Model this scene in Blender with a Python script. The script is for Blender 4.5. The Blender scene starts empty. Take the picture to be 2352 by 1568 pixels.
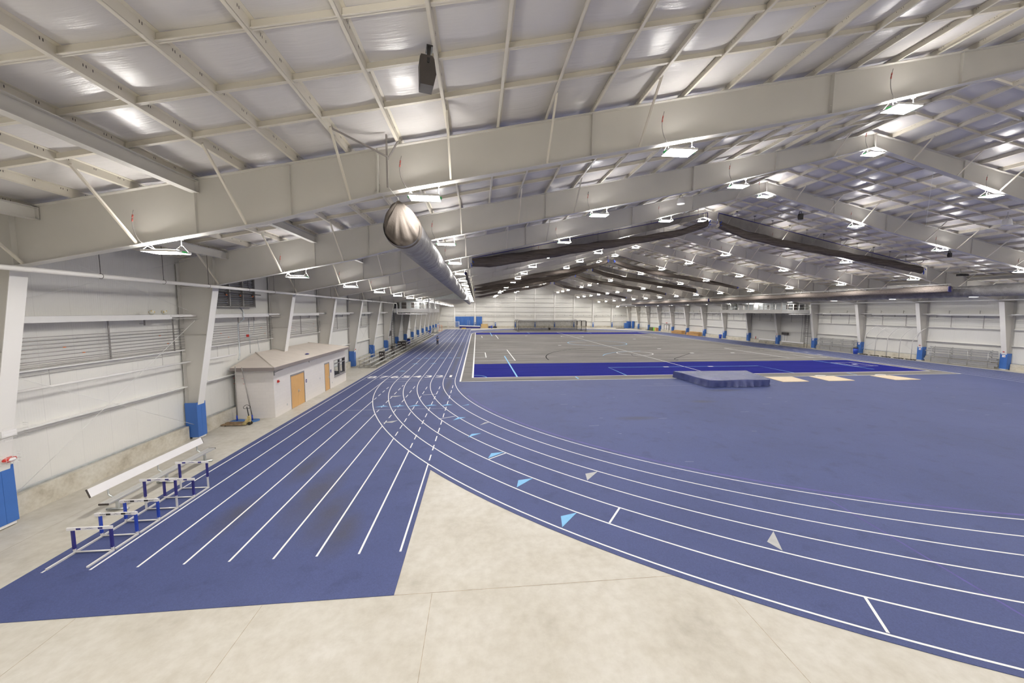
import bpy, math, random
from math import sin, cos, pi, sqrt, radians, atan2
from mathutils import Vector, Matrix
random.seed(7)

# ------------------------------------------------------------------ camera, world, exposure
scene = bpy.context.scene
COL = scene.collection
cam_d = bpy.data.cameras.new('camera')
cam = bpy.data.objects.new('camera', cam_d)
COL.objects.link(cam)
scene.camera = cam
cam_d.sensor_width = 36.0
cam_d.lens = 833.02 / 2352 * 36.0
cam_d.clip_start = 0.05
cam_d.clip_end = 500
PITCH, YAW, ROLL, EYE = .0839559, .0965884, .00270725, 6.405
fw = Vector((sin(YAW) * cos(PITCH), cos(YAW) * cos(PITCH), -sin(PITCH)))
rt = Vector((cos(YAW), -sin(YAW), 0))
up = rt.cross(fw)
r2 = rt * cos(ROLL) + up * sin(ROLL)
u2 = up * cos(ROLL) - rt * sin(ROLL)
cam.matrix_world = Matrix(((r2.x, u2.x, -fw.x, 0), (r2.y, u2.y, -fw.y, 0), (r2.z, u2.z, -fw.z, EYE), (0, 0, 0, 1)))

world = bpy.data.worlds.new('world')
scene.world = world
world.use_nodes = True
world.node_tree.nodes['Background'].inputs[0].default_value = (.8, .85, 1, 1)
world.node_tree.nodes['Background'].inputs[1].default_value = 0.0
vs = scene.view_settings
vs.view_transform = 'Standard'
vs.look = 'None'
vs.gamma = 1.0
vs.use_curve_mapping = False
vs.exposure = 0.50
scene.cycles.max_bounces = 6
scene.cycles.diffuse_bounces = 3
scene.cycles.transparent_max_bounces = 6
scene.cycles.sample_clamp_indirect = 6.0
scene.cycles.adaptive_threshold = 0.05
scene.cycles.glossy_bounces = 3
scene.cycles.transmission_bounces = 4
scene.cycles.caustics_reflective = False
scene.cycles.caustics_refractive = False
LAMP_DOWN = 110.0      # emission strength of the fixtures' lower lens
LAMP_UP = 52.0         # emission of the open slots in the fixtures' top
LAMP_COL = (1.0, .97, .925)

# ------------------------------------------------------------------ layout constants (metres)
XL, XR, XC = -14.4, 59.0, 22.3           # inner faces of the side walls, ridge line
FAR, NEAR = 139.0, -5.5
BAY, Y0 = 7.7, 11.55
FY = [Y0 + BAY * k for k in range(-1, 17)]     # frame positions, index 0 = behind the lens
SL = .207
def roofz(x): return 16.4 - SL * abs(x - XC)   # top of rafters = underside of purlins
def mx(x): return 2 * XC - x                   # mirror across the ridge
BOT = [(-12.6, 7.62), (-6.0, 8.98), (-2.9, 9.86), (11.65, 12.88), (22.3, 15.62)]
def botz(x):
    if x > XC: x = mx(x)
    if x <= BOT[0][0]: return BOT[0][1] + (x - BOT[0][0]) * .22
    for (a, za), (b, zb) in zip(BOT, BOT[1:]):
        if x <= b: return za + (zb - za) * (x - a) / (b - a)
    return BOT[-1][1]

# ------------------------------------------------------------------ materials
def newmat(name):
    m = bpy.data.materials.new(name); m.use_nodes = True
    nt = m.node_tree
    return m, nt, nt.nodes['Principled BSDF']
def coords(nt, scale=(1, 1, 1)):
    tc = nt.nodes.new('ShaderNodeTexCoord'); mp = nt.nodes.new('ShaderNodeMapping')
    nt.links.new(tc.outputs['Object'], mp.inputs['Vector'])
    mp.inputs['Scale'].default_value = scale
    return mp.outputs['Vector']
def noise(nt, vec, scale, detail=4, rough=.55):
    n = nt.nodes.new('ShaderNodeTexNoise')
    n.inputs['Scale'].default_value = scale; n.inputs['Detail'].default_value = detail
    n.inputs['Roughness'].default_value = rough
    nt.links.new(vec, n.inputs['Vector'])
    return n.outputs['Fac']
def ramp(nt, fac, stops):
    r = nt.nodes.new('ShaderNodeValToRGB'); el = r.color_ramp.elements
    while len(el) < len(stops): el.new(.5)
    for e, (p, c) in zip(el, stops): e.position = p; e.color = (*c, 1)
    nt.links.new(fac, r.inputs['Fac'])
    return r.outputs['Color']
def mixc(nt, fac, a, b, mode='MIX'):
    n = nt.nodes.new('ShaderNodeMix'); n.data_type = 'RGBA'; n.blend_type = mode
    for sock, v in ((n.inputs['Factor'], fac), (n.inputs['A'], a), (n.inputs['B'], b)):
        if hasattr(v, 'is_output'): nt.links.new(v, sock)
        elif isinstance(v, (int, float)): sock.default_value = v
        else: sock.default_value = (*v, 1)
    # RGBA sockets are index 6/7 on the mix node
    return n.outputs[2]
def mixrgb(nt, fac, a, b, mode='MIX'):
    n = nt.nodes.new('ShaderNodeMixRGB'); n.blend_type = mode
    for sock, v in zip(n.inputs, (fac, a, b)):
        if isinstance(v, (int, float)): sock.default_value = v
        elif isinstance(v, tuple): sock.default_value = (*v, 1)
        else: nt.links.new(v, sock)
    return n.outputs[0]
def bump(nt, bs, fac, strength, dist=.02):
    b = nt.nodes.new('ShaderNodeBump')
    b.inputs['Strength'].default_value = strength; b.inputs['Distance'].default_value = dist
    nt.links.new(fac, b.inputs['Height']); nt.links.new(b.outputs['Normal'], bs.inputs['Normal'])
def mat(name, col, rough=.5, metal=0., spec=.5, var=.08, vscale=3., bmp=0., stretch=(1, 1, 1)):
    """painted / plastic surface with a little mottled variation"""
    m, nt, bs = newmat(name)
    v = coords(nt, stretch)
    n = noise(nt, v, vscale, 5)
    lo = tuple(c * (1 - var) for c in col); hi = tuple(min(1, c * (1 + var)) for c in col)
    nt.links.new(ramp(nt, n, [(.3, lo), (.7, hi)]), bs.inputs['Base Color'])
    bs.inputs['Roughness'].default_value = rough; bs.inputs['Metallic'].default_value = metal
    bs.inputs['Specular IOR Level'].default_value = spec
    if bmp: bump(nt, bs, noise(nt, v, vscale * 12, 3), bmp)
    return m
def math_n(nt, op, a, b=None):
    n = nt.nodes.new('ShaderNodeMath'); n.operation = op
    for i, v in enumerate((a, b)):
        if v is None: continue
        if isinstance(v, (int, float)): n.inputs[i].default_value = v
        else: nt.links.new(v, n.inputs[i])
    return n.outputs[0]
def sepxyz(nt):
    tc = nt.nodes.new('ShaderNodeTexCoord'); s = nt.nodes.new('ShaderNodeSeparateXYZ')
    nt.links.new(tc.outputs['Object'], s.inputs[0]); return s.outputs

M = {}
M['steel'] = mat('painted_steel', (.68, .655, .61), .45, var=.03, vscale=.6)
M['purlin'] = mat('purlin_paint', (.75, .70, .60), .45, var=.03, vscale=.5)
M['white'] = mat('white_paint', (.80, .785, .76), .45, var=.02)
M['flange'] = mat('column_face_paint', (.80, .78, .75), .4, var=.02, vscale=.6)
M['galv'] = mat('galvanised_sheet', (.62, .65, .66), .32, .85, var=.12, vscale=6)
M['grey'] = mat('grey_metal', (.34, .325, .31), .4, .4, var=.08)
M['conduit'] = mat('conduit_steel', (.36, .34, .325), .4, .5, var=.06)
M['alu'] = mat('aluminium', (.50, .495, .48), .36, .8, var=.06, vscale=5)
M['alu_seat'] = mat('aluminium_plank', (.66, .65, .63), .42, .5, var=.05, vscale=4, stretch=(8, .6, 8))
M['pad'] = mat('blue_vinyl', (.048, .148, .46), .42, var=.06, vscale=2, bmp=.05)
M['pad2'] = mat('dark_blue_vinyl', (.03, .045, .19), .4, var=.1, vscale=2.5)
M['black'] = mat('black_plastic', (.025, .023, .022), .5, var=.2)
M['dark'] = mat('dark_brown_plastic', (.06, .05, .045), .5, var=.15)
M['navy'] = mat('navy_paint', (.03, .028, .19), .4, var=.08)
M['blue'] = mat('bright_blue_plastic', (.02, .06, .42), .4, var=.08)
M['red'] = mat('red_plastic', (.55, .04, .03), .4, var=.08)
M['orange'] = mat('orange_plastic', (.75, .2, .05), .5, var=.08)
M['green'] = mat('green_plastic', (.05, .45, .12), .5, var=.08)
M['lime'] = mat('lime_mat', (.22, .55, .06), .5, var=.08)
M['olive'] = mat('olive_tarp', (.07, .09, .03), .6, var=.2)
M['yellow'] = mat('yellow_plastic', (.75, .50, .06), .5, var=.08)
M['line'] = mat('white_line_paint', (.80, .79, .78), .6, var=.04, vscale=8)
M['line_worn'] = mat('worn_line_paint', (.33, .33, .40), .6, var=.2, vscale=5)
M['sky'] = mat('light_blue_paint', (.19, .45, .72), .6, var=.06, vscale=6)
M['taupe'] = mat('grey_marker_paint', (.42, .42, .42), .6, var=.08, vscale=6)
M['tan'] = mat('tan_patch', (.55, .47, .36), .7, var=.1, vscale=6)
M['fascia'] = mat('mauve_fascia_metal', (.25, .215, .205), .5, var=.03)
M['sash'] = mat('grey_frame_paint', (.29, .275, .28), .45, var=.04)
M['paper'] = mat('paper', (.82, .80, .80), .7, var=.02)
M['cloth_white'] = mat('white_pipe_cover', (.80, .78, .76), .5, var=.02)
M['skin'] = mat('skin', (.55, .33, .24), .5, var=.05)
M['hair'] = mat('brown_hair', (.10, .055, .03), .6, var=.2, vscale=20)
M['shirt'] = mat('blue_shirt', (.19, .27, .48), .8, var=.1)
M['trousers'] = mat('dark_trousers', (.035, .04, .07), .8, var=.15)
M['jack'] = mat('worn_yellow_paint', (.50, .40, .18), .5, var=.3, vscale=9)
M['jackfork'] = mat('rusty_fork_paint', (.28, .19, .11), .6, var=.4, vscale=7)
M['base_disc'] = mat('blue_steel_disc', (.05, .16, .42), .45, var=.1)
M['ball'] = mat('yellow_white_ball', (.74, .73, .66), .4, var=.1)
M['bag'] = mat('taupe_bag_fabric', (.15, .13, .115), .85, spec=.1, var=.15, vscale=2.5, bmp=.2)
M['slat'] = mat('louver_slat_metal', (.52, .51, .50), .4, .25, var=.08)
M['plug'] = mat('faded_red_plug', (.42, .11, .09), .5)
M['alu_light'] = mat('bright_aluminium_tube', (.76, .74, .71), .35, .25, var=.05)
M['line_black'] = mat('black_line_paint', (.02, .02, .02), .95, spec=.02, var=.2)
M['rust'] = mat('rusty_plate', (.22, .12, .07), .6, .3, var=.3)

def m_wood(name, a, b, sc=(1.2, 1.2, 9)):
    m, nt, bs = newmat(name)
    n = noise(nt, coords(nt, sc), 3, 6, .6)
    nt.links.new(ramp(nt, n, [(.3, a), (.7, b)]), bs.inputs['Base Color'])
    bs.inputs['Roughness'].default_value = .45
    return m
M['door'] = m_wood('birch_door', (.66, .37, .13), (.76, .46, .19), (14, 14, 1.0))
M['ply'] = m_wood('pale_plywood', (.66, .52, .33), (.78, .64, .44), (1, 7, 4))
M['lumber'] = m_wood('stacked_lumber', (.55, .30, .10), (.70, .42, .17), (3, 1, 14))
M['boxwood'] = m_wood('plywood_box', (.62, .42, .18), (.72, .52, .25), (3, 3, 9))

def m_concrete(name, a, b, c, scale=.55, bm=.08):
    m, nt, bs = newmat(name)
    v = coords(nt)
    n1 = noise(nt, v, scale, 7, .62); n2 = noise(nt, v, scale * 7, 5, .6)
    base = ramp(nt, n1, [(.25, a), (.44, b), (.68, c)])
    fine = ramp(nt, n2, [(.3, (.87, .855, .83)), (.62, (1, 1, 1))])
    nt.links.new(mixrgb(nt, 1.0, base, fine, 'MULTIPLY'), bs.inputs['Base Color'])
    bs.inputs['Roughness'].default_value = .42
    bs.inputs['Specular IOR Level'].default_value = .35
    bump(nt, bs, n2, bm, .01)
    return m
M['concrete'] = m_concrete('polished_concrete', (.42, .39, .33), (.53, .50, .435), (.585, .56, .505))
M['curb'] = m_concrete('stained_curb_concrete', (.38, .335, .26), (.58, .54, .455), (.68, .65, .58), 1.3, .25)
M['joint'] = mat('saw_cut_joint', (.36, .30, .22), .8, var=.3, vscale=6)

def m_track():
    m, nt, bs = newmat('blue_rubber_track')
    v = coords(nt)
    big = noise(nt, v, .16, 6, .6); mid = noise(nt, v, 1.1, 5, .65); fine = noise(nt, v, 38, 4, .75)
    c = ramp(nt, big, [(.3, (.047, .064, .175)), (.55, (.057, .076, .205)), (.75, (.065, .085, .215))])
    d = ramp(nt, mid, [(.28, (.66, .68, .72)), (.46, (1, 1, 1))])
    c = mixrgb(nt, .7, c, d, 'MULTIPLY')
    st = None                                        # rubbed, dirty patches where runners start and turn
    for x, y, rx, ry in ((-5.6, 12.8, .8, 2.6), (-4.6, 11.4, .7, 1.8), (-6.9, 15.2, .6, 2.0), (-3.9, 10.4, .6, 1.4), (-2.62, 52, .38, 34), (-2.5, 31, .4, 5), (-7.6, 11.6, .6, 1.5), (9.5, 20.5, 1.6, .5), (16, 24, 1.2, .5), (20, 27.3, 2.2, .5)):
        tc = nt.nodes.new('ShaderNodeTexCoord'); mp = nt.nodes.new('ShaderNodeMapping')
        nt.links.new(tc.outputs['Object'], mp.inputs['Vector'])
        mp.inputs['Scale'].default_value = (1 / rx, 1 / ry, 0); mp.inputs['Location'].default_value = (-x / rx, -y / ry, 0)
        g = nt.nodes.new('ShaderNodeTexGradient'); g.gradient_type = 'SPHERICAL'; nt.links.new(mp.outputs[0], g.inputs[0])
        st = g.outputs['Fac'] if st is None else math_n(nt, 'MAXIMUM', st, g.outputs['Fac'])
    stain = math_n(nt, 'MULTIPLY', st, math_n(nt, 'MULTIPLY', mid, 1.7))
    c = mixrgb(nt, math_n(nt, 'MINIMUM', stain, .75), c, (.055, .056, .085))
    f = ramp(nt, fine, [(.3, (.72, .72, .75)), (.7, (1.15, 1.15, 1.12))])
    nt.links.new(mixrgb(nt, 1, c, f, 'MULTIPLY'), bs.inputs['Base Color'])
    bs.inputs['Roughness'].default_value = .62
    bs.inputs['Specular IOR Level'].default_value = .45
    bump(nt, bs, fine, .35, .006)
    return m
M['track'] = m_track()
M['track_worn'] = mat('worn_track_rubber', (.065, .068, .11), .65, var=.25, vscale=2.2)
M['track_violet'] = mat('violet_edge_rubber', (.085, .07, .27), .62, var=.2, vscale=3)
def m_turf(name, stops, streak=True, k=.6):
    m, nt, bs = newmat(name)
    a = noise(nt, coords(nt, (.035, 1.3, 1)), 2.4, 6, .72)
    b = noise(nt, coords(nt, (.5, 2.5, 1)), 1.5, 5, .65)
    c = ramp(nt, a, stops)
    d = ramp(nt, b, [(.3, (.78, .77, .76)), (.7, (1.12, 1.12, 1.12))])
    nt.links.new(mixrgb(nt, k, c, d, 'MULTIPLY'), bs.inputs['Base Color'])
    bs.inputs['Roughness'].default_value = .9
    bs.inputs['Specular IOR Level'].default_value = .06
    bump(nt, bs, noise(nt, coords(nt), 40, 2), .4, .01)
    return m
M['turf'] = m_turf('grey_turf', [(.32, (.075, .072, .070)), (.5, (.21, .20, .192)), (.68, (.33, .315, .30))])
M['turf_blue'] = m_turf('blue_turf', [(.34, (.010, .013, .15)), (.55, (.016, .019, .20)), (.72, (.032, .034, .24))], k=.4)

def m_panel():
    m, nt, bs = newmat('ribbed_wall_panel')
    o = sepxyz(nt)
    h = math_n(nt, 'ADD', o[0], o[1])
    rib = math_n(nt, 'SINE', math_n(nt, 'MULTIPLY', h, 2 * pi / .155))
    fr = math_n(nt, 'FRACT', math_n(nt, 'MULTIPLY', h, 1 / 1.07))
    seam = math_n(nt, 'LESS_THAN', fr, .012)
    col = mixrgb(nt, seam, (.775, .76, .72), (.69, .675, .64))
    nt.links.new(col, bs.inputs['Base Color'])
    bs.inputs['Roughness'].default_value = .38
    bump(nt, bs, math_n(nt, 'POWER', math_n(nt, 'ABSOLUTE', rib), 4), .25, .012)
    return m
M['panel'] = m_panel()
def m_cmu(name, a):
    m, nt, bs = newmat(name)
    o = sepxyz(nt)
    cb = nt.nodes.new('ShaderNodeCombineXYZ')
    nt.links.new(math_n(nt, 'ADD', o[0], o[1]), cb.inputs[0]); nt.links.new(o[2], cb.inputs[1])
    br = nt.nodes.new('ShaderNodeTexBrick')
    nt.links.new(cb.outputs[0], br.inputs['Vector'])
    br.inputs['Scale'].default_value = 1; br.inputs['Brick Width'].default_value = .4
    br.inputs['Row Height'].default_value = .2; br.inputs['Mortar Size'].default_value = .006
    br.inputs['Color1'].default_value = (*a, 1)
    br.inputs['Color2'].default_value = (*[c * .97 for c in a], 1)
    br.inputs['Mortar'].default_value = (*[c * .92 for c in a], 1)
    nt.links.new(br.outputs['Color'], bs.inputs['Base Color'])
    bump(nt, bs, br.outputs['Fac'], -.3, .006)
    bs.inputs['Roughness'].default_value = .5
    return m
M['cmu'] = m_cmu('painted_block', (.82, .775, .74))
def m_liner():
    m, nt, bs = newmat('white_vinyl_roof_liner')
    v = coords(nt, (.35, 5, 1))
    n = noise(nt, v, 2.2, 5, .6)
    b = noise(nt, coords(nt), .25, 3)
    nt.links.new(ramp(nt, b, [(.3, (.66, .632, .618)), (.7, (.725, .70, .685))]), bs.inputs['Base Color'])
    bs.inputs['Roughness'].default_value = .27
    bs.inputs['Specular IOR Level'].default_value = .55
    bump(nt, bs, n, .3, .03)
    return m
M['liner'] = m_liner()
M['roofing'] = mat('beige_roof_membrane', (.60, .535, .475), .7, var=.05, vscale=1.5)
def m_net(name, col, hole):
    m, nt, bs = newmat(name)
    tr = nt.nodes.new('ShaderNodeBsdfTransparent'); mx_ = nt.nodes.new('ShaderNodeMixShader')
    n = noise(nt, coords(nt, (1, 1, 1)), 2.5, 4)
    mr = nt.nodes.new('ShaderNodeMapRange')
    mr.inputs[3].default_value = hole - .12; mr.inputs[4].default_value = hole + .12
    nt.links.new(n, mr.inputs[0])
    bs.inputs['Base Color'].default_value = (*col, 1); bs.inputs['Roughness'].default_value = .9
    bs.inputs['Specular IOR Level'].default_value = .1
    nt.links.new(mr.outputs[0], mx_.inputs[0])
    nt.links.new(bs.outputs[0], mx_.inputs[1]); nt.links.new(tr.outputs[0], mx_.inputs[2])
    nt.links.new(mx_.outputs[0], nt.nodes['Material Output'].inputs['Surface'])
    return m
M['net_sheer'] = m_net('sheer_divider_net', (.085, .072, .064), .52)
M['net_bat'] = m_net('batting_net', (.05, .045, .04), .62)
M['net_white'] = m_net('goal_net', (.75, .75, .75), .75)
def m_bunch(name, lo, hi):
    m, nt, bs = newmat(name)
    n = noise(nt, coords(nt, (.25, 3, 9)), 2.2, 5, .65)
    nt.links.new(ramp(nt, n, [(.3, lo), (.7, hi)]), bs.inputs['Base Color'])
    bs.inputs['Roughness'].default_value = .85; bs.inputs['Specular IOR Level'].default_value = .15
    bump(nt, bs, n, .6, .05)
    return m
M['net_bunch'] = m_bunch('bunched_brown_net', (.055, .045, .04), (.20, .168, .147))
M['net_side'] = m_bunch('bunched_taupe_net', (.15, .125, .11), (.30, .26, .235))
def m_duct():
    m, nt, bs = newmat('grey_duct_fabric')
    n = noise(nt, coords(nt, (1, 1.4, 1)), 1.6, 4, .6)
    nt.links.new(ramp(nt, n, [(.3, (.20, .19, .187)), (.7, (.29, .28, .278))]), bs.inputs['Base Color'])
    bs.inputs['Roughness'].default_value = .5; bs.inputs['Metallic'].default_value = 0.0
    bs.inputs['Sheen Weight'].default_value = .1
    bump(nt, bs, n, .9, .12)
    return m
M['duct'] = m_duct()
def m_glass():
    m, nt, bs = newmat('clear_window_glass')
    bs.inputs['Base Color'].default_value = (.95, .97, .97, 1)
    bs.inputs['Roughness'].default_value = .02; bs.inputs['Transmission Weight'].default_value = 1
    bs.inputs['IOR'].default_value = 1.2
    return m
M['glass'] = m_glass()
def m_emit(name, strength, col=LAMP_COL):
    m, nt, bs = newmat(name)
    bs.inputs['Base Color'].default_value = (*col, 1)
    bs.inputs['Emission Color'].default_value = (*col, 1)
    bs.inputs['Emission Strength'].default_value = strength
    return m
M['lens'] = m_emit('lamp_lens', LAMP_DOWN)
M['slot'] = m_emit('lamp_top_slot', LAMP_UP)

# ------------------------------------------------------------------ mesh builder
class MB:
    def __init__(s): s.v = []; s.f = []; s.m = []; s.sm = []
    def add(s, vs, fs, m=0, smooth=False):
        o = len(s.v); s.v += [tuple(v) for v in vs]
        for f in fs: s.f.append(tuple(i + o for i in f)); s.m.append(m); s.sm.append(smooth)
        return s
    def box(s, x0, x1, y0, y1, z0, z1, m=0):
        vs = [(x, y, z) for z in (z0, z1) for y in (y0, y1) for x in (x0, x1)]
        return s.add(vs, [(0, 2, 3, 1), (4, 5, 7, 6), (0, 1, 5, 4), (2, 6, 7, 3), (0, 4, 6, 2), (1, 3, 7, 5)], m)
    def beam(s, p, q, w, h, up=(0, 0, 1), m=0):
        p, q = Vector(p), Vector(q); d = (q - p).normalized(); u = Vector(up)
        a = d.cross(u)
        if a.length < 1e-5: a = d.cross(Vector((1, 0, 0)))
        a.normalize(); b = a.cross(d).normalized()
        a *= w / 2; b *= h / 2
        vs = [e + sa * a + sb * b for e in (p, q) for sa, sb in ((-1, -1), (1, -1), (1, 1), (-1, 1))]
        return s.add(vs, [(3, 2, 1, 0), (4, 5, 6, 7), (0, 1, 5, 4), (1, 2, 6, 5), (2, 3, 7, 6), (3, 0, 4, 7)], m)
    def tube(s, path, r, n=8, m=0, cap=True, closed=False, smooth=True):
        P = [Vector(p) for p in path]; N = len(P); rs = r if isinstance(r, (list, tuple)) else [r] * N
        vs = []; prev = None
        for i in range(N):
            a = P[i - 1] if (i or closed) else P[i]; b = P[(i + 1) % N] if (i < N - 1 or closed) else P[i]
            d = (b - a).normalized()
            if prev is None:
                t = Vector((0, 0, 1)) if abs(d.z) < .9 else Vector((1, 0, 0)); x = d.cross(t).normalized()
            else:
                x = prev - d * prev.dot(d)
                x = x.normalized() if x.length > 1e-6 else d.cross(Vector((0, 0, 1))).normalized()
            prev = x; y = d.cross(x)
            vs += [P[i] + (x * cos(2 * pi * j / n) + y * sin(2 * pi * j / n)) * rs[i] for j in range(n)]
        fs = []
        for i in range(N if closed else N - 1):
            k = (i + 1) % N
            fs += [(i * n + j, i * n + (j + 1) % n, k * n + (j + 1) % n, k * n + j) for j in range(n)]
        s.add(vs, fs, m, smooth)
        if cap and not closed:
            o = len(s.v) - len(vs)
            s.f.append(tuple(o + j for j in reversed(range(n)))); s.m.append(m); s.sm.append(False)
            s.f.append(tuple(o + (N - 1) * n + j for j in range(n))); s.m.append(m); s.sm.append(False)
        return s
    def prism(s, pts, vec, m=0, mtop=None):
        n = len(pts); vec = Vector(vec); a = [Vector(p) for p in pts]
        s.add(a + [p + vec for p in a], [tuple(reversed(range(n)))] + [(i, (i + 1) % n, n + (i + 1) % n, n + i) for i in range(n)], m)
        o = len(s.v) - 2 * n
        s.f.append(tuple(o + n + i for i in range(n))); s.m.append(m if mtop is None else mtop); s.sm.append(False)
        return s
    def poly(s, pts, m=0): return s.add(pts, [tuple(range(len(pts)))], m)
    def lathe(s, prof, c, n=20, m=0, smooth=True):
        vs = []; N = len(prof)
        for r, z in prof: vs += [(c[0] + r * cos(2 * pi * j / n), c[1] + r * sin(2 * pi * j / n), c[2] + z) for j in range(n)]
        fs = [(i * n + j, i * n + (j + 1) % n, (i + 1) * n + (j + 1) % n, (i + 1) * n + j) for i in range(N - 1) for j in range(n)]
        s.add(vs, fs, m, smooth)
        o = len(s.v) - len(vs)
        if prof[0][0] > 1e-4: s.f.append(tuple(o + j for j in reversed(range(n)))); s.m.append(m); s.sm.append(False)
        if prof[-1][0] > 1e-4: s.f.append(tuple(o + (N - 1) * n + j for j in range(n))); s.m.append(m); s.sm.append(False)
        return s
    def strip(s, pts, w, z, m=0, closed=False):
        """flat painted line of width w along 2-D points"""
        n = len(pts); L = []; R = []
        for i in range(n):
            a = pts[i - 1] if (i or closed) else pts[i]; b = pts[(i + 1) % n] if (i < n - 1 or closed) else pts[i]
            dx, dy = b[0] - a[0], b[1] - a[1]; l = sqrt(dx * dx + dy * dy) or 1
            nx, ny = -dy / l * w / 2, dx / l * w / 2
            L.append((pts[i][0] + nx, pts[i][1] + ny, z)); R.append((pts[i][0] - nx, pts[i][1] - ny, z))
        e = n if closed else n - 1
        return s.add(L + R, [(n + i, n + (i + 1) % n, (i + 1) % n, i) for i in range(e)], m)
    def build(s, name, mats, parent=None):
        me = bpy.data.meshes.new(name)
        off = Vector(parent.get('_o', (0, 0, 0))) if parent is not None else Vector((0, 0, 0))
        me.from_pydata([Vector(v) - off for v in s.v], [], s.f)
        if not isinstance(mats, (list, tuple)): mats = [mats]
        for x in mats: me.materials.append(x)
        me.polygons.foreach_set('material_index', s.m); me.polygons.foreach_set('use_smooth', s.sm)
        me.update()
        o = bpy.data.objects.new(name, me); COL.objects.link(o)
        if parent is not None:
            o.parent = parent; o['_o'] = tuple(off); OFFS.append(o)
        return o
OFFS = []
def thing(name, label, cat, loc=(0, 0, 0), group=None):
    o = bpy.data.objects.new(name, None); COL.objects.link(o)
    o.empty_display_size = .2
    o.location = loc; o['_o'] = tuple(float(c) for c in loc); OFFS.append(o)
    return tag(o, label, cat, group)
def tag(o, label, cat, group=None):
    o['label'] = label; o['category'] = cat
    if group: o['group'] = group
    return o
def struct(o): o['kind'] = 'structure'; return o
def recentre(o):
    """put a one-mesh thing's origin at the centre of its base"""
    vs = [v.co for v in o.data.vertices]
    c = Vector(((min(v.x for v in vs) + max(v.x for v in vs)) / 2, (min(v.y for v in vs) + max(v.y for v in vs)) / 2, min(v.z for v in vs)))
    o.data.transform(Matrix.Translation(-c)); o.location = o.location + c
    return o
def dup(root, loc, label=None, group=None, keep=None):
    r = root.copy(); COL.objects.link(r); r.location = loc
    if label: r['label'] = label
    if group: r['group'] = group
    for ch in list(root.children):
        if keep and not keep(ch): continue
        c = ch.copy(); COL.objects.link(c); c.parent = r
        for g in list(ch.children):
            d = g.copy(); COL.objects.link(d); d.parent = c
    return r
ORD = ['zeroth', 'first', 'second', 'third', 'fourth', 'fifth', 'sixth', 'seventh', 'eighth', 'ninth', 'tenth', 'eleventh', 'twelfth',
       'thirteenth', 'fourteenth', 'fifteenth', 'sixteenth', 'seventeenth', 'eighteenth', 'nineteenth', 'twentieth']
def text_mesh(name, txt, size, mtl, parent, mw, bold=0.0, align='CENTER', shear=0.):
    cu = bpy.data.curves.new(name, 'FONT'); cu.body = txt; cu.size = size; cu.align_x = align; cu.align_y = 'CENTER'
    cu.offset = bold; cu.fill_mode = 'FRONT'; cu.shear = shear; cu.resolution_u = 3
    t = bpy.data.objects.new(name, cu); COL.objects.link(t)
    dg = bpy.context.evaluated_depsgraph_get()
    me = bpy.data.meshes.new_from_object(t.evaluated_get(dg))
    bpy.data.objects.remove(t)
    me.name = name; me.materials.clear(); me.materials.append(mtl)
    me.transform(mw)
    off = Vector(parent.get('_o', (0, 0, 0))); me.transform(Matrix.Translation(-off))
    o = bpy.data.objects.new(name, me); COL.objects.link(o); o.parent = parent; o['_o'] = tuple(off); OFFS.append(o)
    return o
def smoothstep(t): t = max(0, min(1, t)); return t * t * (3 - 2 * t)
def arc(cx, cy, r, a0, a1, n=48): return [(cx + r * cos(radians(a0 + (a1 - a0) * i / n)), cy + r * sin(radians(a0 + (a1 - a0) * i / n))) for i in range(n + 1)]

# ================================================================== THE SETTING
# ---- concrete slab with saw-cut joints
b = MB()
b.box(XL - .3, XR + .3, NEAR - .3, FAR + .3, -.3, 0, 0)
for x in (-12.0, -8.35, -4.69, -1.05, 5.72, 9.4, 13.06, 20.4): b.strip([(x, NEAR), (x, 7.88 if x < 0 else 7.2 if x < 6 else 4.7 if x < 10 else 2.5)], .012, .0015, 1)
b.strip([(-14.1, 7.9), (-10.95, 7.9)], .014, .0015, 1); b.strip([(-1.9, 7.9), (5.0, 7.9)], .014, .0015, 1)
b.strip([(-12.6, NEAR), (-12.6, 120)], .012, .0012, 1)
for y in (15.2, 22.2, 38, 45.6, 53.3): b.strip([(-14.1, y), (-10.95, y)], .012, .0012, 1)
floor = struct(b.build('floor', [M['concrete'], M['joint']]))

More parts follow.
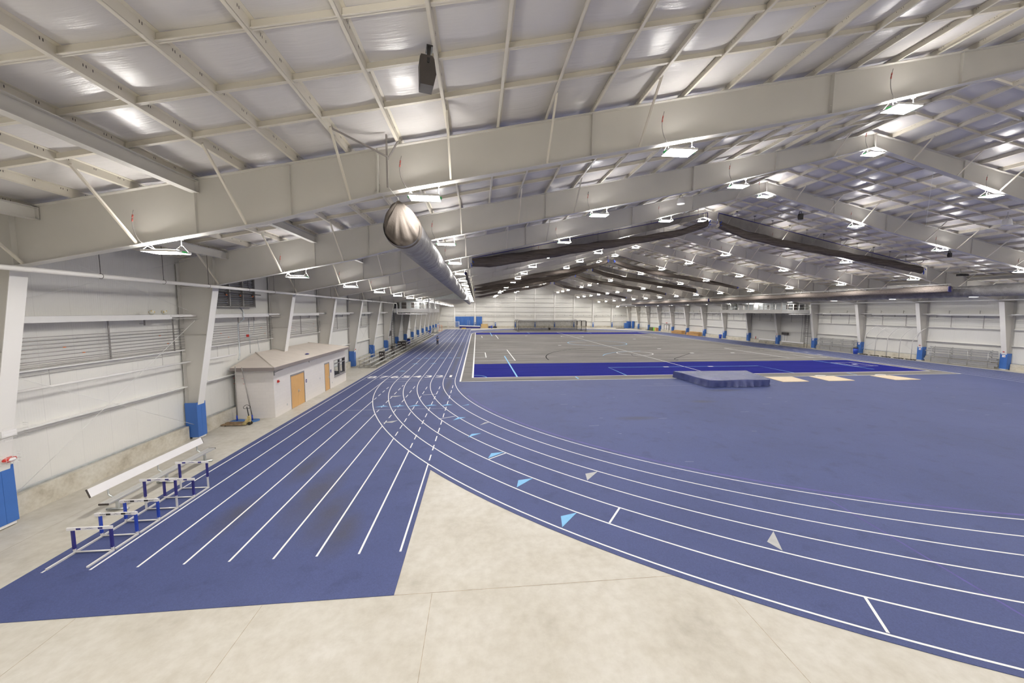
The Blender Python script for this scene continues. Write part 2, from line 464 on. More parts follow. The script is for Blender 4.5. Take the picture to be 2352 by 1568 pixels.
# ---- side walls: ribbed panel above a concrete curb, girts and wind beam as parts
EAVE = roofz(XL) + .22
def side_wall(name, s):
    X = (lambda x: x) if s < 0 else mx
    def bx(b, x0, x1, *r):
        a, c = X(x0), X(x1); b.box(min(a, c), max(a, c), *r)
    b = MB(); bx(b, XL - .15, XL, NEAR, FAR, .6, EAVE)
    w = struct(b.build(name, M['panel']))
    ed = [NEAR] + FY + [FAR]
    b = MB()
    for y0, y1 in zip(ed, ed[1:]):
        b2 = b
        bx(b2, XL - .12, XL + .25, y0 + .34, y1 - .34, 0, .70)
    for y in FY: bx(b, XL - .12, XL + .02, y - .34, y + .34, 0, .70)
    b.build('curb', M['curb'], w)
    b = MB()
    for y0, y1 in zip(ed, ed[1:]): bx(b, XL + .0, XL + .10, y0 + .34, y1 - .34, .705, .765)
    b.build('base_trim', M['galv'], w)
    for y0, y1 in zip(ed, ed[1:]):
        for z in (2.48, 4.29):
            b = MB()
            bx(b, XL, XL + .26, y0 + .24, y1 - .24, z + .19, z + .2)
            bx(b, XL + .01, XL + .03, y0 + .24, y1 - .24, z + .0, z + .19)
            bx(b, XL + .25, XL + .26, y0 + .24, y1 - .24, z + .155, z + .19)
            bx(b, XL + .02, XL + .10, y0 + .24, y1 - .24, z, z + .01)
            b.build('girt', M['white'], w)
        b = MB()                                   # wind beam: a channel lying on its side
        bx(b, XL, XL + .70, y0 + .24, y1 - .3, 6.19, 6.2)
        bx(b, XL + .69, XL + .70, y0 + .24, y1 - 1.45, 5.99, 6.19)
        bx(b, XL + .66, XL + .72, y1 - 1.5, y1 - .02, 6.09, 6.18)
        bx(b, XL + .02, XL + .03, y0 + .24, y1 - .3, 6.02, 6.19)
        b.prism([(X(XL + .72), y1 - 1.6, 6.0), (X(XL + .72), y1 - .35, 6.0), (X(XL + 1.0), y1 - .05, 6.0), (X(XL + .5), y1 - .05, 6.0)], (0, 0, .012))
        b.build('wind_beam', M['white'], w)
    return w
wallL = side_wall('wall_left', -1)
wallR = side_wall('wall_right', 1)

# ---- gable walls
def gable(name, y, t):
    X0, X1 = XL - .15, XR + .15
    b = MB()
    b.prism([(X0, y, 0), (X1, y, 0), (X1, y, roofz(X1) + .26), (XC, y, roofz(XC) + .26), (X0, y, roofz(X0) + .26)], (0, t, 0))
    return struct(b.build(name, M['panel']))
wallF = gable('wall_far', FAR, .15)
wallN = gable('wall_near', NEAR - .15, .15)
b = MB(); b.box(XL, XR, FAR - .24, FAR + .02, 0, .70); b.build('curb', M['curb'], wallF)
gx = [XL] + [XC + 7.65 * j for j in range(-4, 5)] + [XR]
for z in (2.35, 4.18, 5.98, 7.83, 9.49, 11.11, 12.62, 14.1):
    for x0, x1 in zip(gx, gx[1:]):
        lim = [x for x in (x0, x1) if roofz(x) > z + .3]
        if not lim: continue
        a, c = x0 + .16, x1 - .16
        xl = XC - (16.4 - z - .3) / SL
        a = max(a, xl); c = min(c, mx(xl))
        if c - a < .4: continue
        b = MB()
        b.box(a, c, FAR - .24, FAR, z + .17, z + .18); b.box(a, c, FAR - .24, FAR - .225, z + .13, z + .17); b.box(a, c, FAR - .02, FAR, z, z + .17)
        b.build('girt', M['white'], wallF)
b = MB()
for x0, x1 in zip(gx, gx[1:]):
    b.tube([(x0 + .2, FAR - .1, 4.75), (x1 - .2, FAR - .1, 4.75)], .03, 6)
    for x in (x0 + 1.6, x0 + 4.0, x0 + 6.2): b.box(x - .03, x + .03, FAR - .14, FAR, 4.55, 4.95)
b.build('wall_conduit', M['conduit'], wallF)

# ---- roof: vinyl liner sagging between purlins (one sheet over both slopes)
PUR = [-.78 + 1.47 * n for n in range(-9, 16)]
PURX = [x for x in PUR if x < XC - .3]
ROWS = [1.58, 2.98, 4.36, 5.77]
ed = [NEAR] + FY + [FAR]
rowsY = []
for i, y in enumerate(FY[:-1]): rowsY += [y + r for r in ROWS]
xs = []
allp = [XL] + PURX + [XC]
for a, c in zip(allp, allp[1:]):
    n = 6 if c - a > .5 else 2
    xs += [(a + (c - a) * i / n, sin(pi * i / n)) for i in range(n)]
xs.append((XC, 0))
xs = xs + [(mx(x), s) for x, s in reversed(xs[:-1])]
cutY = sorted(set([NEAR] + FY + rowsY + [FAR]))
ysg = []
for a, c in zip(cutY, cutY[1:]):
    n = max(2, int((c - a) / .33)) if a < 50 else 3
    ysg += [(a + (c - a) * i / n, sin(pi * i / n)) for i in range(n)]
ysg.append((FAR, 0))
b = MB(); nx = len(xs); vv = []
rs = random.Random(3)
ph = [rs.uniform(.55, 1.3) for _ in range(4000)]
for j, (y, sy) in enumerate(ysg):
    for i, (x, sx) in enumerate(xs):
        k = ph[(int((x + 20) / 1.47) * 131 + int((y + 10) / 1.45) * 17) % 4000]
        vv.append((x, y, roofz(x) + .205 - .075 * k * sx * (.35 + .65 * sy) ))
b.add(vv, [(j * nx + i, j * nx + i + 1, (j + 1) * nx + i + 1, (j + 1) * nx + i) for j in range(len(ysg) - 1) for i in range(nx - 1)], 0, True)
ceiling = struct(b.build('ceiling', M['liner']))
b = MB()
for s in (-1, 1):
    X = (lambda x: x) if s < 0 else mx
    b.prism([(X(XL - .3), NEAR - .3, roofz(XL) + .22), (XC, NEAR - .3, 16.4 + .24), (XC, NEAR - .3, 16.4 + .34), (X(XL - .3), NEAR - .3, roofz(XL) + .32)], (0, FAR - NEAR + .6, 0))
b.build('roof_deck', M['liner'], ceiling)
def slopebox(b, x, y0, y1, w, z0, z1, m=0):
    """bar along the hall whose top and bottom follow the roof slope"""
    a, c = x - w / 2, x + w / 2
    pts = [(a, y0, roofz(a) + z0), (c, y0, roofz(c) + z0), (c, y0, roofz(c) + z1), (a, y0, roofz(a) + z1)]
    b.prism(pts, (0, y1 - y0, 0), m)
for s in (-1, 1):
    for x in PURX:
        x = x if s < 0 else mx(x)
        b = MB()
        slopebox(b, x, NEAR, FAR, .014, .0, .2)
        slopebox(b, x + .03 * s, NEAR, FAR, .075, .0, .012)
        slopebox(b, x + .045 * s + .02 * s, NEAR, FAR, .01, .012, .03)
        slopebox(b, x - .03 * s, NEAR, FAR, .075, .19, .2)
        y = 4.2 + (x * .37) % .6
        while y < 27:
            for q in ((0, .045) if (int(y * 3) % 3) else (0, .05, .16)):
                hh = .045 if x < 0 else .02
                b.box(x - .0095, x + .0095, y + q, y + q + .012, roofz(x) + .175 - hh, roofz(x) + .175, 1)
            y += .62
        b.build('purlin', [M['purlin'], M['dark']], ceiling)
for y in rowsY:
    b = MB()
    pts = [XL + .1] + PURX + [XC]
    for s in (-1, 1):
        for a, c in zip(pts, pts[1:]):
            if c - a < .3: continue
            a2, c2 = a + .012, c - .012
            if s > 0: a2, c2 = mx(c2), mx(a2)
            for yy, z0, z1, d in ((y, .04, .185, .012), (y - .04, .04, .052, .085)):
                b.prism([(a2, yy, roofz(a2) + z0), (c2, yy, roofz(c2) + z0), (c2, yy, roofz(c2) + z1), (a2, yy, roofz(a2) + z1)], (0, d, 0))
    b.build('bridging_row', M['purlin'], ceiling)
for s in (-1, 1):                                    # deep strut beams between the frames
    for x, dz in ((-8.0, 0), (-12.15, 0)):
        for y0, y1 in zip(ed, ed[1:]):
            X = x if s < 0 else mx(x); b = MB()
            zt = roofz(x) - .06
            b.box(X - .11, X + .11, y0 + .03, y1 - .03, zt - .33, zt - .315); b.box(X - .11, X + .11, y0 + .03, y1 - .03, zt - .015, zt)
            b.box(X - .008, X + .008, y0 + .03, y1 - .03, zt - .32, zt - .01)
            for yy in (y0 + .03, y1 - .045): b.box(X - .10, X + .10, yy, yy + .012, zt - .32, zt - .01)
            b.build('strut_beam', M['steel'], ceiling)

# ---- gable columns with blue pads on the far wall
for i, x in enumerate(gx[1:-1]):
    t = thing('gable_column', f'white steel gable column standing against the far wall, {ORD[i + 1]} from the left', 'column', (x, FAR - .3, 0), 'gable columns on the far wall')
    b = MB(); z1 = roofz(x) - .05; y = FAR - .27
    b.box(x - .19, x + .19, y - .40, y - .375, .05, z1); b.box(x - .17, x + .17, y - .018, y, .05, z1); b.box(x - .01, x + .01, y - .375, y - .018, .05, z1)
    b.build('post', M['flange'], t)
    if i > 0:
        b = MB(); b.box(x - .22, x + .22, y - .48, y - .41, .2, 2.0); b.build('foam_pad', M['pad'], t)
        b = MB(); b.box(x - .13, x + .13, y - .485, y - .48, 1.45, 1.72); b.build('paper_sign', M['paper'], t)

# ---- portal frames: two tapered columns and two rafters each
def ibeam_poly(b, top, bot, y, tw, fwid, ft, m=0, topflange=True):
    """web polygon between two poly-lines in the XZ plane + flanges along both"""
    pts = [(x, y - tw / 2, z) for x, z in bot] + [(x, y - tw / 2, z) for x, z in reversed(top)]
    b.prism(pts, (0, tw, 0), m)
    for line, sg in ((bot, 1), (top, -1)):
        if line is top and not topflange: continue
        for (x0, z0), (x1, z1) in zip(line, line[1:]):
            d = Vector((x1 - x0, 0, z1 - z0)).normalized(); n = Vector((-d.z, 0, d.x))
            if n.z < 0: n = -n
            n *= sg * ft
            q = [(x0, z0), (x1, z1), (x1 + n.x, z1 + n.z), (x0 + n.x, z0 + n.z)]
            b.prism([(x, y - fwid / 2, z) for x, z in q], (0, fwid, 0), m)
def make_frame(y):
    t = thing('roof_frame', '', 'steel frame', (XC, y, 0), 'white steel roof frames')
    for s in (-1, 1):
        X = (lambda x: x) if s < 0 else mx
        # column
        b = MB()
        inner = [(X(-14.10), .02), (X(-12.74), 7.5)]; outer = X(-14.33)
        b.prism([(outer, y - .006, .02), (inner[0][0], y - .006, .02), (inner[1][0], y - .006, 7.5), (outer, y - .006, 7.5)], (0, .012, 0))
        a, c = sorted((outer, outer - s * .018))
        b.box(a, c, y - .21, y + .21, .02, 8.7)
        b.box(min(X(-14.33), X(-12.7)), max(X(-14.33), X(-12.7)), y - .21, y + .21, 7.5, 7.525)
        b.box(min(X(-14.31), X(-13.3)), max(X(-14.31), X(-13.3)), y - .10, y + .10, 5.2, 5.212)
        b.box(min(X(-14.34), X(-13.95)), max(X(-14.34), X(-13.95)), y - .24, y + .24, 0, .03)
        col = b.build('column', M['steel'], t)
        b = MB()
        d = .02
        b.prism([(inner[0][0], y - .21, inner[0][1]), (inner[0][0] - s * d, y - .21, inner[0][1]), (inner[1][0] - s * d, y - .21, inner[1][1]), (inner[1][0], y - .21, inner[1][1])], (0, .42, 0))
        b.build('column_face', M['flange'], col)
        # rafter
        b = MB()
        bl = [(-14.31, 7.53), (-12.6, 7.62)] + BOT[1:]
        tl = [(-14.31, roofz(-14.31) - .02), (XC, roofz(XC) - .02)]
        bl = [(X(x), z) for x, z in bl]; tl = [(X(x), z) for x, z in tl]
        if s > 0: bl = bl[::-1]; tl = tl[::-1]
        ibeam_poly(b, tl, bl, y, .012, .28, .016)
        for x in (-2.9, 11.65):
            a, c = sorted((X(x) - .018, X(x) + .018)); b.box(a, c, y - .14, y + .14, botz(x) + .01, roofz(x) - .03)
            for q in range(4):
                for sy in (-1, 1):
                    zz = botz(x) + .12 + (.16 * q if q < 2 else (roofz(x) - botz(x)) - .56 + .12 * q)
                    b.box(a - .02, c + .02, y + sy * .075 - .014, y + sy * .075 + .014, zz - .014, zz + .014)
        for x in (-8.0, -5.4, 3.6, 16.4):
            a, c = sorted((X(x) - .006, X(x) + .006)); b.box(a, c, y - .09, y + .09, botz(x) + .016, roofz(x) - .04)
        a, c = sorted((X(-12.72), X(-12.70))); b.box(a, c, y - .14, y + .14, 7.62, roofz(-12.7) - .03)
        b.build('rafter', M['steel'], t)
        for n, x in enumerate(PURX):
            if n % 2 == 0 or (s < 0 and 6 < x < 19.5) or x > 21.9: continue
            for sy in (-1, 1):
                b = MB()
                b.beam((X(x) - .02 * s, y + sy * (roofz(x) - botz(x) + .1), roofz(x) + .05), (X(x) - .02 * s, y + sy * .10, botz(x) + .05), .055, .055, (1, 0, 0))
                b.build('flange_brace', M['purlin'], t)
    b = MB()
    b.box(XC - .02, XC + .02, y - .14, y + .14, botz(XC), roofz(XC)); b.build('ridge_plate', M['steel'], t)
    return t
fr0 = make_frame(FY[0])
fr0['label'] = 'white steel roof frame nearest the camera end, overhead behind the lens'
for i, y in enumerate(FY[1:]):
    dup(fr0, (XC, y, 0), f'white steel roof frame spanning the hall, {ORD[i + 1]} one ahead of the camera')

# ---- column pads
def col_pad(i, y, s):
    X = (lambda x: x) if s < 0 else mx
    side = 'left' if s < 0 else 'right'
    t = thing('column_pad', f'blue vinyl pad wrapped around the foot of the {ORD[i]} column along the {side} wall', 'pad', (X(-13.9), y, 0), f'blue pads along the {side} wall')
    def bx(b, x0, x1, *r): a, c = sorted((X(x0), X(x1))); b.box(a, c, *r)
    for y0, y1 in ((y - .29, y - .003), (y + .003, y + .29)):
        b = MB(); bx(b, -13.84, -13.77, y0, y1, .12, 1.84); b.build('front_panel', M['pad'], t)
    for y0, y1 in ((y - .29, y - .225), (y + .225, y + .29)):
        b = MB(); bx(b, -14.32, -13.842, y0, y1, .12, 1.84); b.build('side_panel', M['pad'], t)
    b = MB(); bx(b, -14.1, -13.79, y - .24, y + .24, .032, .115); b.build('foot_block', M['flange'], t)
    if s > 0 and i < 12:
        b = MB(); bx(b, -13.77, -13.765, y - .13, y + .13, 1.42, 1.66); sg = b.build('paper_sign', M['paper'], t)
        b = MB(); bx(b, -13.765, -13.762, y - .1, y - .04, 1.46, 1.53)
        b.build('red_mark', M['red'], sg)
    return t
kk = 0
for i, y in enumerate(FY[1:]):
    if i not in (2,): col_pad(i + 1, y, -1)
    col_pad(i + 1, y, 1)

# ---- lamps: 9 across every frame
LX = [-8.9, -1.55, 6.5, 14.32, 22.3]
LX = LX + [mx(x) for x in reversed(LX[:-1])]
def make_lamp(sg):
    t = thing('high_bay_light', '', 'ceiling light', (0, 0, 0), 'high bay lights under the roof frames')
    b = MB()
    b.box(-.46, .46, -.29, .29, .035, .06)
    for y in (-.29, .28): b.box(-.46, .46, y, y + .01, 0, .035)
    for x in (-.46, .45): b.box(x, x + .01, -.28, .28, 0, .035)
    b.box(-.30, .30, -.05, .05, .062, .10)
    b.build('housing', M['white'], t)
    b = MB(); b.poly([(-.44, -.275, .004), (-.44, .275, .004), (.44, .275, .004), (.44, -.275, .004)]); b.build('lens', M['lens'], t)
    b = MB()
    for y0, y1 in ((-.26, .26),): b.poly([(-.42, y0, .062), (.42, y0, .062), (.42, y1, .062), (-.42, y1, .062)])
    b.build('top_slot', M['slot'], t)
    b = MB()
    for x in (-.485, .485): b.box(x - .02, x + .02, -.07, .07, .005, .05)
    b.build('end_cap', M['green'], t)
    for x in (-.42, .42):
        b = MB()
        dz = (x if sg else -abs(x)) * SL * (sg or 1)
        for sy in (-1, 1): b.tube([(x, sy * .24, .06), (x, sy * .03, .22)], .006, 5)
        b.tube([(x, 0, .20), (x, 0, .31 + dz * .9)], .012, 5); b.box(x - .03, x + .03, -.05, .05, .30 + dz * .9, .325 + dz * .9)
        b.build('hanger', M['white'], t)
    b = MB()
    P = []
    for k in range(13):
        u = k / 12
        P.append((-.30 - .75 * (1 - (1 - u) ** 1.6) * (1 - .55 * u), -.17 * smoothstep(u * 4) , .10 + 1.05 * u ** 1.25))
    b.tube(P, .012, 5); c = b.build('power_cord', M['grey'], t)
    b = MB()
    for k in (9, 10): b.tube([P[k], tuple(Vector(P[k]).lerp(Vector(P[k + 1]), .8))], .02, 6)
    b.build('cord_plug', M['plug'], c)
    return t
LAMPS = {1: make_lamp(1), 0: make_lamp(0), -1: make_lamp(-1)}
used = set()
LZ = .34
def lamp_place(x, y, label, k):
    if k not in used:
        used.add(k); LAMPS[k].location = (x, y, botz(x) - LZ); LAMPS[k]['label'] = label
    else: dup(LAMPS[k], (x, y, botz(x) - LZ), label)
for i, y in enumerate([FY[0] - BAY] + FY):
    for j, x in enumerate(LX):
        fr = 'the frame behind the lens' if i == 1 else 'the near wall behind the lens' if i == 0 else f'the {ORD[i - 1]} roof frame'
        where = 'at the ridge' if j == 4 else (f'{ORD[j + 1]} from the left' if j < 4 else f'{ORD[9 - j]} from the right')
        lamp_place(x, y, f'lit high bay light under {fr}, {where}', 1 if j < 4 else 0 if j == 4 else -1)

# ================================================================== FLOOR SURFACES
CX, CY, CY2, RI, LW = 24.28, 34.4, 99.5, 26.33, 1.067
L0 = -10.6
RO = RI + 6 * LW
b = MB()
Rb = RO + .2
ax = -1.9; a0 = math.degrees(math.acos((ax - CX) / Rb)); a0 = 360 - a0
pts = [(-10.93, 7.9), (-1.9, 7.9)] + arc(CX, CY, Rb, a0, 360, 70) + arc(CX, CY2, Rb, 0, 180 - math.degrees(math.asin(19.9 / Rb)) - 0, 80)
pts = [p for p in pts if True]
# trim the far arc where it meets the end of the straight
pts = [p for p in pts if not (p[1] > 90 and p[0] < -1.97)]
pts += [(-1.97, CY2 + sqrt(Rb ** 2 - (CX + 1.97) ** 2)), (-1.97, 127.3), (-10.93, 127.3)]
b.prism([(x, y, 0.0) for x, y in pts], (0, 0, .012), 0)
TZ = .0125
# violet worn rim inside the inner lane, dark traffic wear in the inner lane and sprint lanes
b.strip(arc(CX, CY, RI - .32, 196, 300, 60), .11, TZ, 5)
for (x, y, l, w) in ((-4.9, 12.0, 5.5, .55), (-6.0, 13.0, 4.5, .5), (-2.6, 36.5, 6.0, .35), (-2.65, 50, 12, .3), (-2.7, 70, 22, .25)):
    b.strip([(x, y - l / 2), (x + .1, y), (x + .02, y + l / 2)], w, TZ, 4) if False else None
LZ0 = TZ + .003
wl = .055
def curveY(x, r): return CY - sqrt(max(0, r * r - (CX - x) ** 2))
for k in range(9):
    x = L0 + LW * k
    if k <= 2: b.strip([(x, 9.4), (x, 60), (x, 127.2)], wl, LZ0, 1)
    else:
        yc = curveY(x, RO)
        b.strip([(x, 9.4), (x, yc)], wl, LZ0, 1)
        y = yc + .35
        while y < 31.2:
            d = .62 + .035 * (y - yc)
            b.strip([(x, y), (x, min(y + d, 31.6))], wl, LZ0, 1)
            y += d + (.5 + .02 * (y - yc))
        b.strip([(x, CY), (x, 80), (x, 127.2)], wl, LZ0, 1)
for i in range(7):
    r = RI + LW * i
    b.strip(arc(CX, CY, r, 180, 360, 150) + [(CX + r, 60), (CX + r, 80)] + arc(CX, CY2, r, 0, 180 if i == 0 else 150, 120), wl, LZ0 + .0005, 1)
def P2(*pts): return [(x, y, LZ0 + .002) for x, y in pts]
for q in ([(2.58, 10.65), (2.49, 10.07), (3.14, 10.8)], [(1.53, 13.17), (1.41, 12.62), (2.11, 13.29)], [(.61, 15.88), (.45, 15.33), (1.21, 15.98)],
          [(-.3, 18.55), (-.49, 18.05), (.2, 18.62)], [(-1.15, 21.6), (-1.43, 21.02), (-.7, 21.55)]):
    b.poly(P2(*q), 2)
for x in (-6.35, -5.29, -4.22, -3.15, -2.08): b.poly(P2((x - .42, 24.34), (x + .42, 24.56), (x + .02, 24.78)), 2)
b.poly(P2((-1.1, 24.2), (-.55, 24.5), (-.6, 24.62)), 2)
for q in ([(4.23, 13.48), (4.13, 12.91), (4.79, 13.64)], [(8.02, 8.88), (8.13, 8.48), (8.59, 9.31)], [(-6.55, 27.48), (-6.08, 27.23), (-5.67, 27.6), (-6.16, 27.59)],
          [(-5.44, 20.93), (-4.86, 20.85), (-4.62, 21.31), (-4.98, 21.17)], [(.42, 20.45), (.12, 19.95), (.75, 20.5)]):
    b.poly(P2(*q), 3)
for p, q in (((4.61, 10.96), (3.97, 10.16)), ((1.29, 15.87), (.49, 15.24)), ((8.67, 6.87), (8.15, 5.98)), ((-3.1, 27.9), (-4.1, 27.75)), ((-1.35, 21.85), (-2.3, 21.35))):
    b.strip([p, q], .06, LZ0 + .001, 1)
b.strip([(-9.6, 23.78), (-2.1, 23.7)], .05, LZ0 + .001, 6)
b.strip([(-10.6, 34.3), (-2.1, 34.27)], .07, LZ0 + .001, 6)
b.strip([(-8.4, 33.05), (-4.9, 33.5)], .07, LZ0 + .001, 6)
b.strip([(-10.5, 95), (-2.1, 95)], .10, LZ0 + .001, 1); b.strip([(-9.6, 96.5), (-2.4, 96.5)], .5, LZ0 - .001, 4)
for x, y, w in ((-7.9, 49.4, .9), (-6.85, 49.4, .9), (-5.8, 49.4, .9), (-4.7, 49.4, .9), (-3.6, 49.4, .9), (-2.6, 49.4, .9), (-5.3, 56.2, .9), (-4.2, 56.2, .9), (-4.2, 62.5, .9), (-3.1, 70, .9), (-7.4, 44.2, .9), (-5.3, 44.4, .9), (-7.9, 38.9, .9)):
    b.poly(P2((x - w / 2, y), (x + w / 2, y), (x, y + .35)), 2 if x != -4.2 else 3)
for i in range(6):                                   # faded marks on the far-side lanes
    b.poly(P2((CX + RI + LW * i + .2, 49 + 3.2 * i), (CX + RI + LW * i + .9, 49 + 3.2 * i), (CX + RI + LW * i + .6, 50.1 + 3.2 * i)), 3)
b.strip([(12.0, 11.24), (11.75, 8.7), (11.44, 5.8)], .06, LZ0 - .0015, 5)
for (x0, y0, x1, y1) in ((14.0, 29.6, 19.5, 29.4), (24.6, 29.6, 26.3, 29.5), (15.5, 30.2, 16.4, 30.25)):
    b.strip([(x0, y0), (x1, y1)], .025, LZ0, 6)
rs = random.Random(11)
for _ in range(34):                                  # scuffs
    x = rs.uniform(3, 40); y = rs.uniform(14, 30)
    if (x - CX) ** 2 + (y - CY) ** 2 > 25.5 ** 2: continue
    l = rs.uniform(.1, .6); b.strip([(x, y), (x + l, y + rs.uniform(-.05, .05))], .02, LZ0, 6)
track = b.build('running_track', [M['track'], M['line'], M['sky'], M['taupe'], M['track_worn'], M['track_violet'], M['line_worn']])
tag(track, 'blue rubber running track with white lane lines bending around the hall', 'running track')
for k in range(8):
    x = L0 + LW * (k + .5)
    text_mesh('lane_number', str(8 - k), 1.5, M['line'], track, Matrix.Translation((x + .02, 35.55, LZ0 + .002)) @ Matrix.Diagonal((1.12, 1.05, 1, 1)), .03)

# ---- turf field in the middle
TX0, TX1, TY0 = -1.61, 50.17, 32.6
Rt = (TX1 - TX0) / 2; tcx = (TX0 + TX1) / 2
b = MB()
out = [(TX0, TY0), (TX1, TY0)] + arc(tcx, CY2, Rt, 0, 180, 90)
b.prism([(x, y, .0122) for x, y in out], (0, 0, .014), 0)
Z1 = .0282
b.poly([(-.35, 34.6, Z1), (48.95, 34.6, Z1), (48.95, 43.4, Z1), (-.35, 43.5, Z1)], 1)
b.poly([(-.35, 98.5, Z1), (48.95, 98.5, Z1), (48.95, 106.7, Z1), (-.35, 106.7, Z1)], 1)
Z2 = .031
w = .12
b.strip([(TX0 + .06, TY0 + .06), (TX1 - .06, TY0 + .06), (TX1 - .06, CY2)], .12, Z2, 2)
b.strip([(TX0 + .08, TY0)] + [(TX0 + .08, CY2)] + list(reversed(arc(tcx, CY2, Rt - .08, 150, 180, 30)))[0:31], .16, Z2, 2)
b.strip([(-.42, 34.5), (-.42, 106.75)], .17, Z2, 2)
b.strip([(-.5, 34.5), (49.05, 34.5)], .12, Z2, 2); b.strip([(49.0, 34.5), (49.0, 106.7)], .12, Z2, 2); b.strip([(-.4, 106.75), (49, 106.75)], .1, Z2, 2)
b.strip([(23.92, 34.5), (23.92, 107)], .10, Z2, 2)
for x, y0, y1 in ((4.9, 46.15, 59.35), (4.9, 83.3, 96), (1.24, 49.6, 55.6), (1.22, 86.4, 92.3), (43.0, 46, 59.2), (46.9, 46, 55.8), (46.9, 49.6, 55.6), (43.0, 83.3, 96)): b.strip([(x, y0), (x, y1)], .13, Z2, 2)
for x0, x1, y in ((-.3, 4.95, 46.2), (-.3, 4.95, 59.35), (-.3, 1.3, 49.55), (-.3, 1.3, 55.6), (-.3, 5, 83.2), (-.3, 5, 71.6), (43, 49, 46.1), (43, 49, 59.2), (-.3, 22, 71.6)): b.strip([(x0, y), (x1, y)], .09, Z2, 2)
for cx, cy, r, m, ww in ((23.92, 52.9, 2.62, 2, .12), (23.92, 89.5, 2.77, 2, .12), (23.92, 70.5, 5.75, 3, .13)): b.strip(arc(cx, cy, r, 0, 360, 64)[:-1], ww, Z2, m, True)
b.strip(arc(26.5, 46.5, 9.3, 92, 155, 40), .13, Z2, 3)
b.strip([(3.87, 34.65), (3.87, 50.95)], .16, Z2 + .001, 3); b.strip([(3.85, 92), (3.85, 107)], .16, Z2, 3)
b.strip([(3.87, 51.1), (44, 51.1)], .05, Z2, 5)
b.strip([(14.87, 34.6), (14.87, 39.65), (33.05, 39.45), (33.05, 34.6)], .11, Z2 + .001, 3)
b.strip([(44.1, 36), (44.1, 43.4)], .12, Z2 + .001, 3)
b.strip([(9.55, 33.15), (9.55, 34.2)], .14, Z2, 3); b.strip([(38.5, 32.95), (38.5, 34.0)], .14, Z2, 3)
for x in (14.9, 33.0): b.strip([(x, 102.0), (x, 106.7)], .11, Z2, 3)
b.strip(arc(-.4, 34.5, 1.3, 0, 90, 14), .09, Z2 + .001, 3)
b.strip(arc(24, 47, 14.65, 112, 182, 50), .13, Z2, 4)
b.strip([(32.85, 52.66), (26.8, 46.6), (26.3, 45.9), (26.4, 45.1), (25.9, 44.8)], .11, Z2, 4)
b.strip(arc(26, 49.7, 3.6, 150, 215, 14), .09, Z2, 4); b.strip(arc(40, 88, 4, -60, 60, 16), .1, Z2, 4)
for x, y in ((21.7, 39.55), (27.1, 39.5), (39.5, 52.4), (15.4, 66.4), (33, 52.7), (46.0, 39.75), (31, 59), (12.6, 92.5), (36, 80)): b.box(x - .3, x + .3, y - .16, y + .16, Z2, Z2 + .004, 2)
hp = [(44.3, 38.3), (47.4, 38.3), (47.4, 41.2), (44.3, 41.2)]
b.strip(hp, .09, Z2 + .001, 2, True); b.strip([(44.9, 38.3), (44.9, 41.2)], .07, Z2 + .001, 2); b.strip([(46.8, 38.3), (46.8, 41.2)], .07, Z2 + .001, 2)
turf = b.build('turf_field', [M['turf'], M['turf_blue'], M['line'], M['sky'], M['line_black'], M['line_worn']])
tag(turf, 'large grey turf sports field with two blue end zones and painted lines', 'turf field')

# ================================================================== THINGS ON THE FLOOR
# ---- hurdles
def hurdle(y, h, dark, label):
    t = thing('hurdle', label, 'hurdle', (-10.12, y, .014), 'track hurdles set out in the outer lane')
    post = M['navy'] if dark else M['blue']; blk = M['navy'] if dark else M['black']
    xl, xr = -10.575, -9.665
    for x in (xl, xr):
        b = MB(); b.box(x - .026, x + .026, y - .64, y + .02, .016, .058); b.build('foot', M['alu_light'], t)
        b = MB(); b.box(x - .02, x + .02, y - .022, y + .022, .058, h - .56); b.build('lower_post', M['alu_light'], t)
        b = MB(); b.box(x - .026, x + .026, y - .027, y + .027, h - .57, h - .02)
        p = b.build('upper_post', post, t)
    b = MB(); b.tube([(xl, y, .05), (xr, y, .05)], .022, 8); b.build('cross_tube', M['alu_light'], t)
    b = MB(); yb = y - .045
    b.box(xl - .09, xr + .09, yb - .014, yb + .014, h - .04, h + .035)
    for x in (xl, xr) if not dark else (): b.box(x - .05, x + .05, yb - .017, yb + .017, h - .05, h + .045)
    bar = b.build('top_bar', M['paper'], t)
    for x in (-10.12 - .19, -10.12 + .19) if not dark else (-10.12 - .26, -10.12 + .26):
        b = MB(); b.box(x - .055, x + .055, yb - .017, yb - .0145, h - .027, h + .022); b.build('colour_block', blk, bar)
    R = Matrix.Rotation(pi / 2, 4, 'X')
    if dark:
        b = MB()
        for dx, w in ((-.05, .05), (.0, .055), (.05, .045)):
            b.tube([(-10.12 + dx - w, yb - .016, h - .008), (-10.12 + dx, yb - .016, h + .012 + .01 * (dx == 0)), (-10.12 + dx + w, yb - .016, h - .010)], .0035, 4)
        b.build('bar_emblem', M['navy'], bar)
    else:
        b = MB(); b.tube([(-10.17, yb - .016, h - .015), (-10.12, yb - .016, h + .015), (-10.07, yb - .016, h - .015)], .004, 4); b.build('bar_emblem', M['black'], bar)
        for x in (-10.12 - .322, -10.12 + .322):
            text_mesh('bar_lettering', 'PORTaPIT', .040, M['black'], bar, Matrix.Translation((x, yb - .0155, h - .002)) @ R, .001)
for y, h, d, l in ((10.12, .71, True, 'low hurdle with navy posts, nearest the camera in the row'), (10.82, .70, False, 'low hurdle with bright blue posts, second in the row from the camera'),
                   (11.53, .70, False, 'low hurdle with bright blue posts, third in the row from the camera'), (12.21, 1.03, True, 'tall hurdle with navy posts in the middle of the row'),
                   (12.91, .69, True, 'low navy hurdle standing between the two tall ones'), (13.58, 1.01, True, 'tall hurdle with navy posts at the far end of the row')):
    hurdle(y, h, d, l)

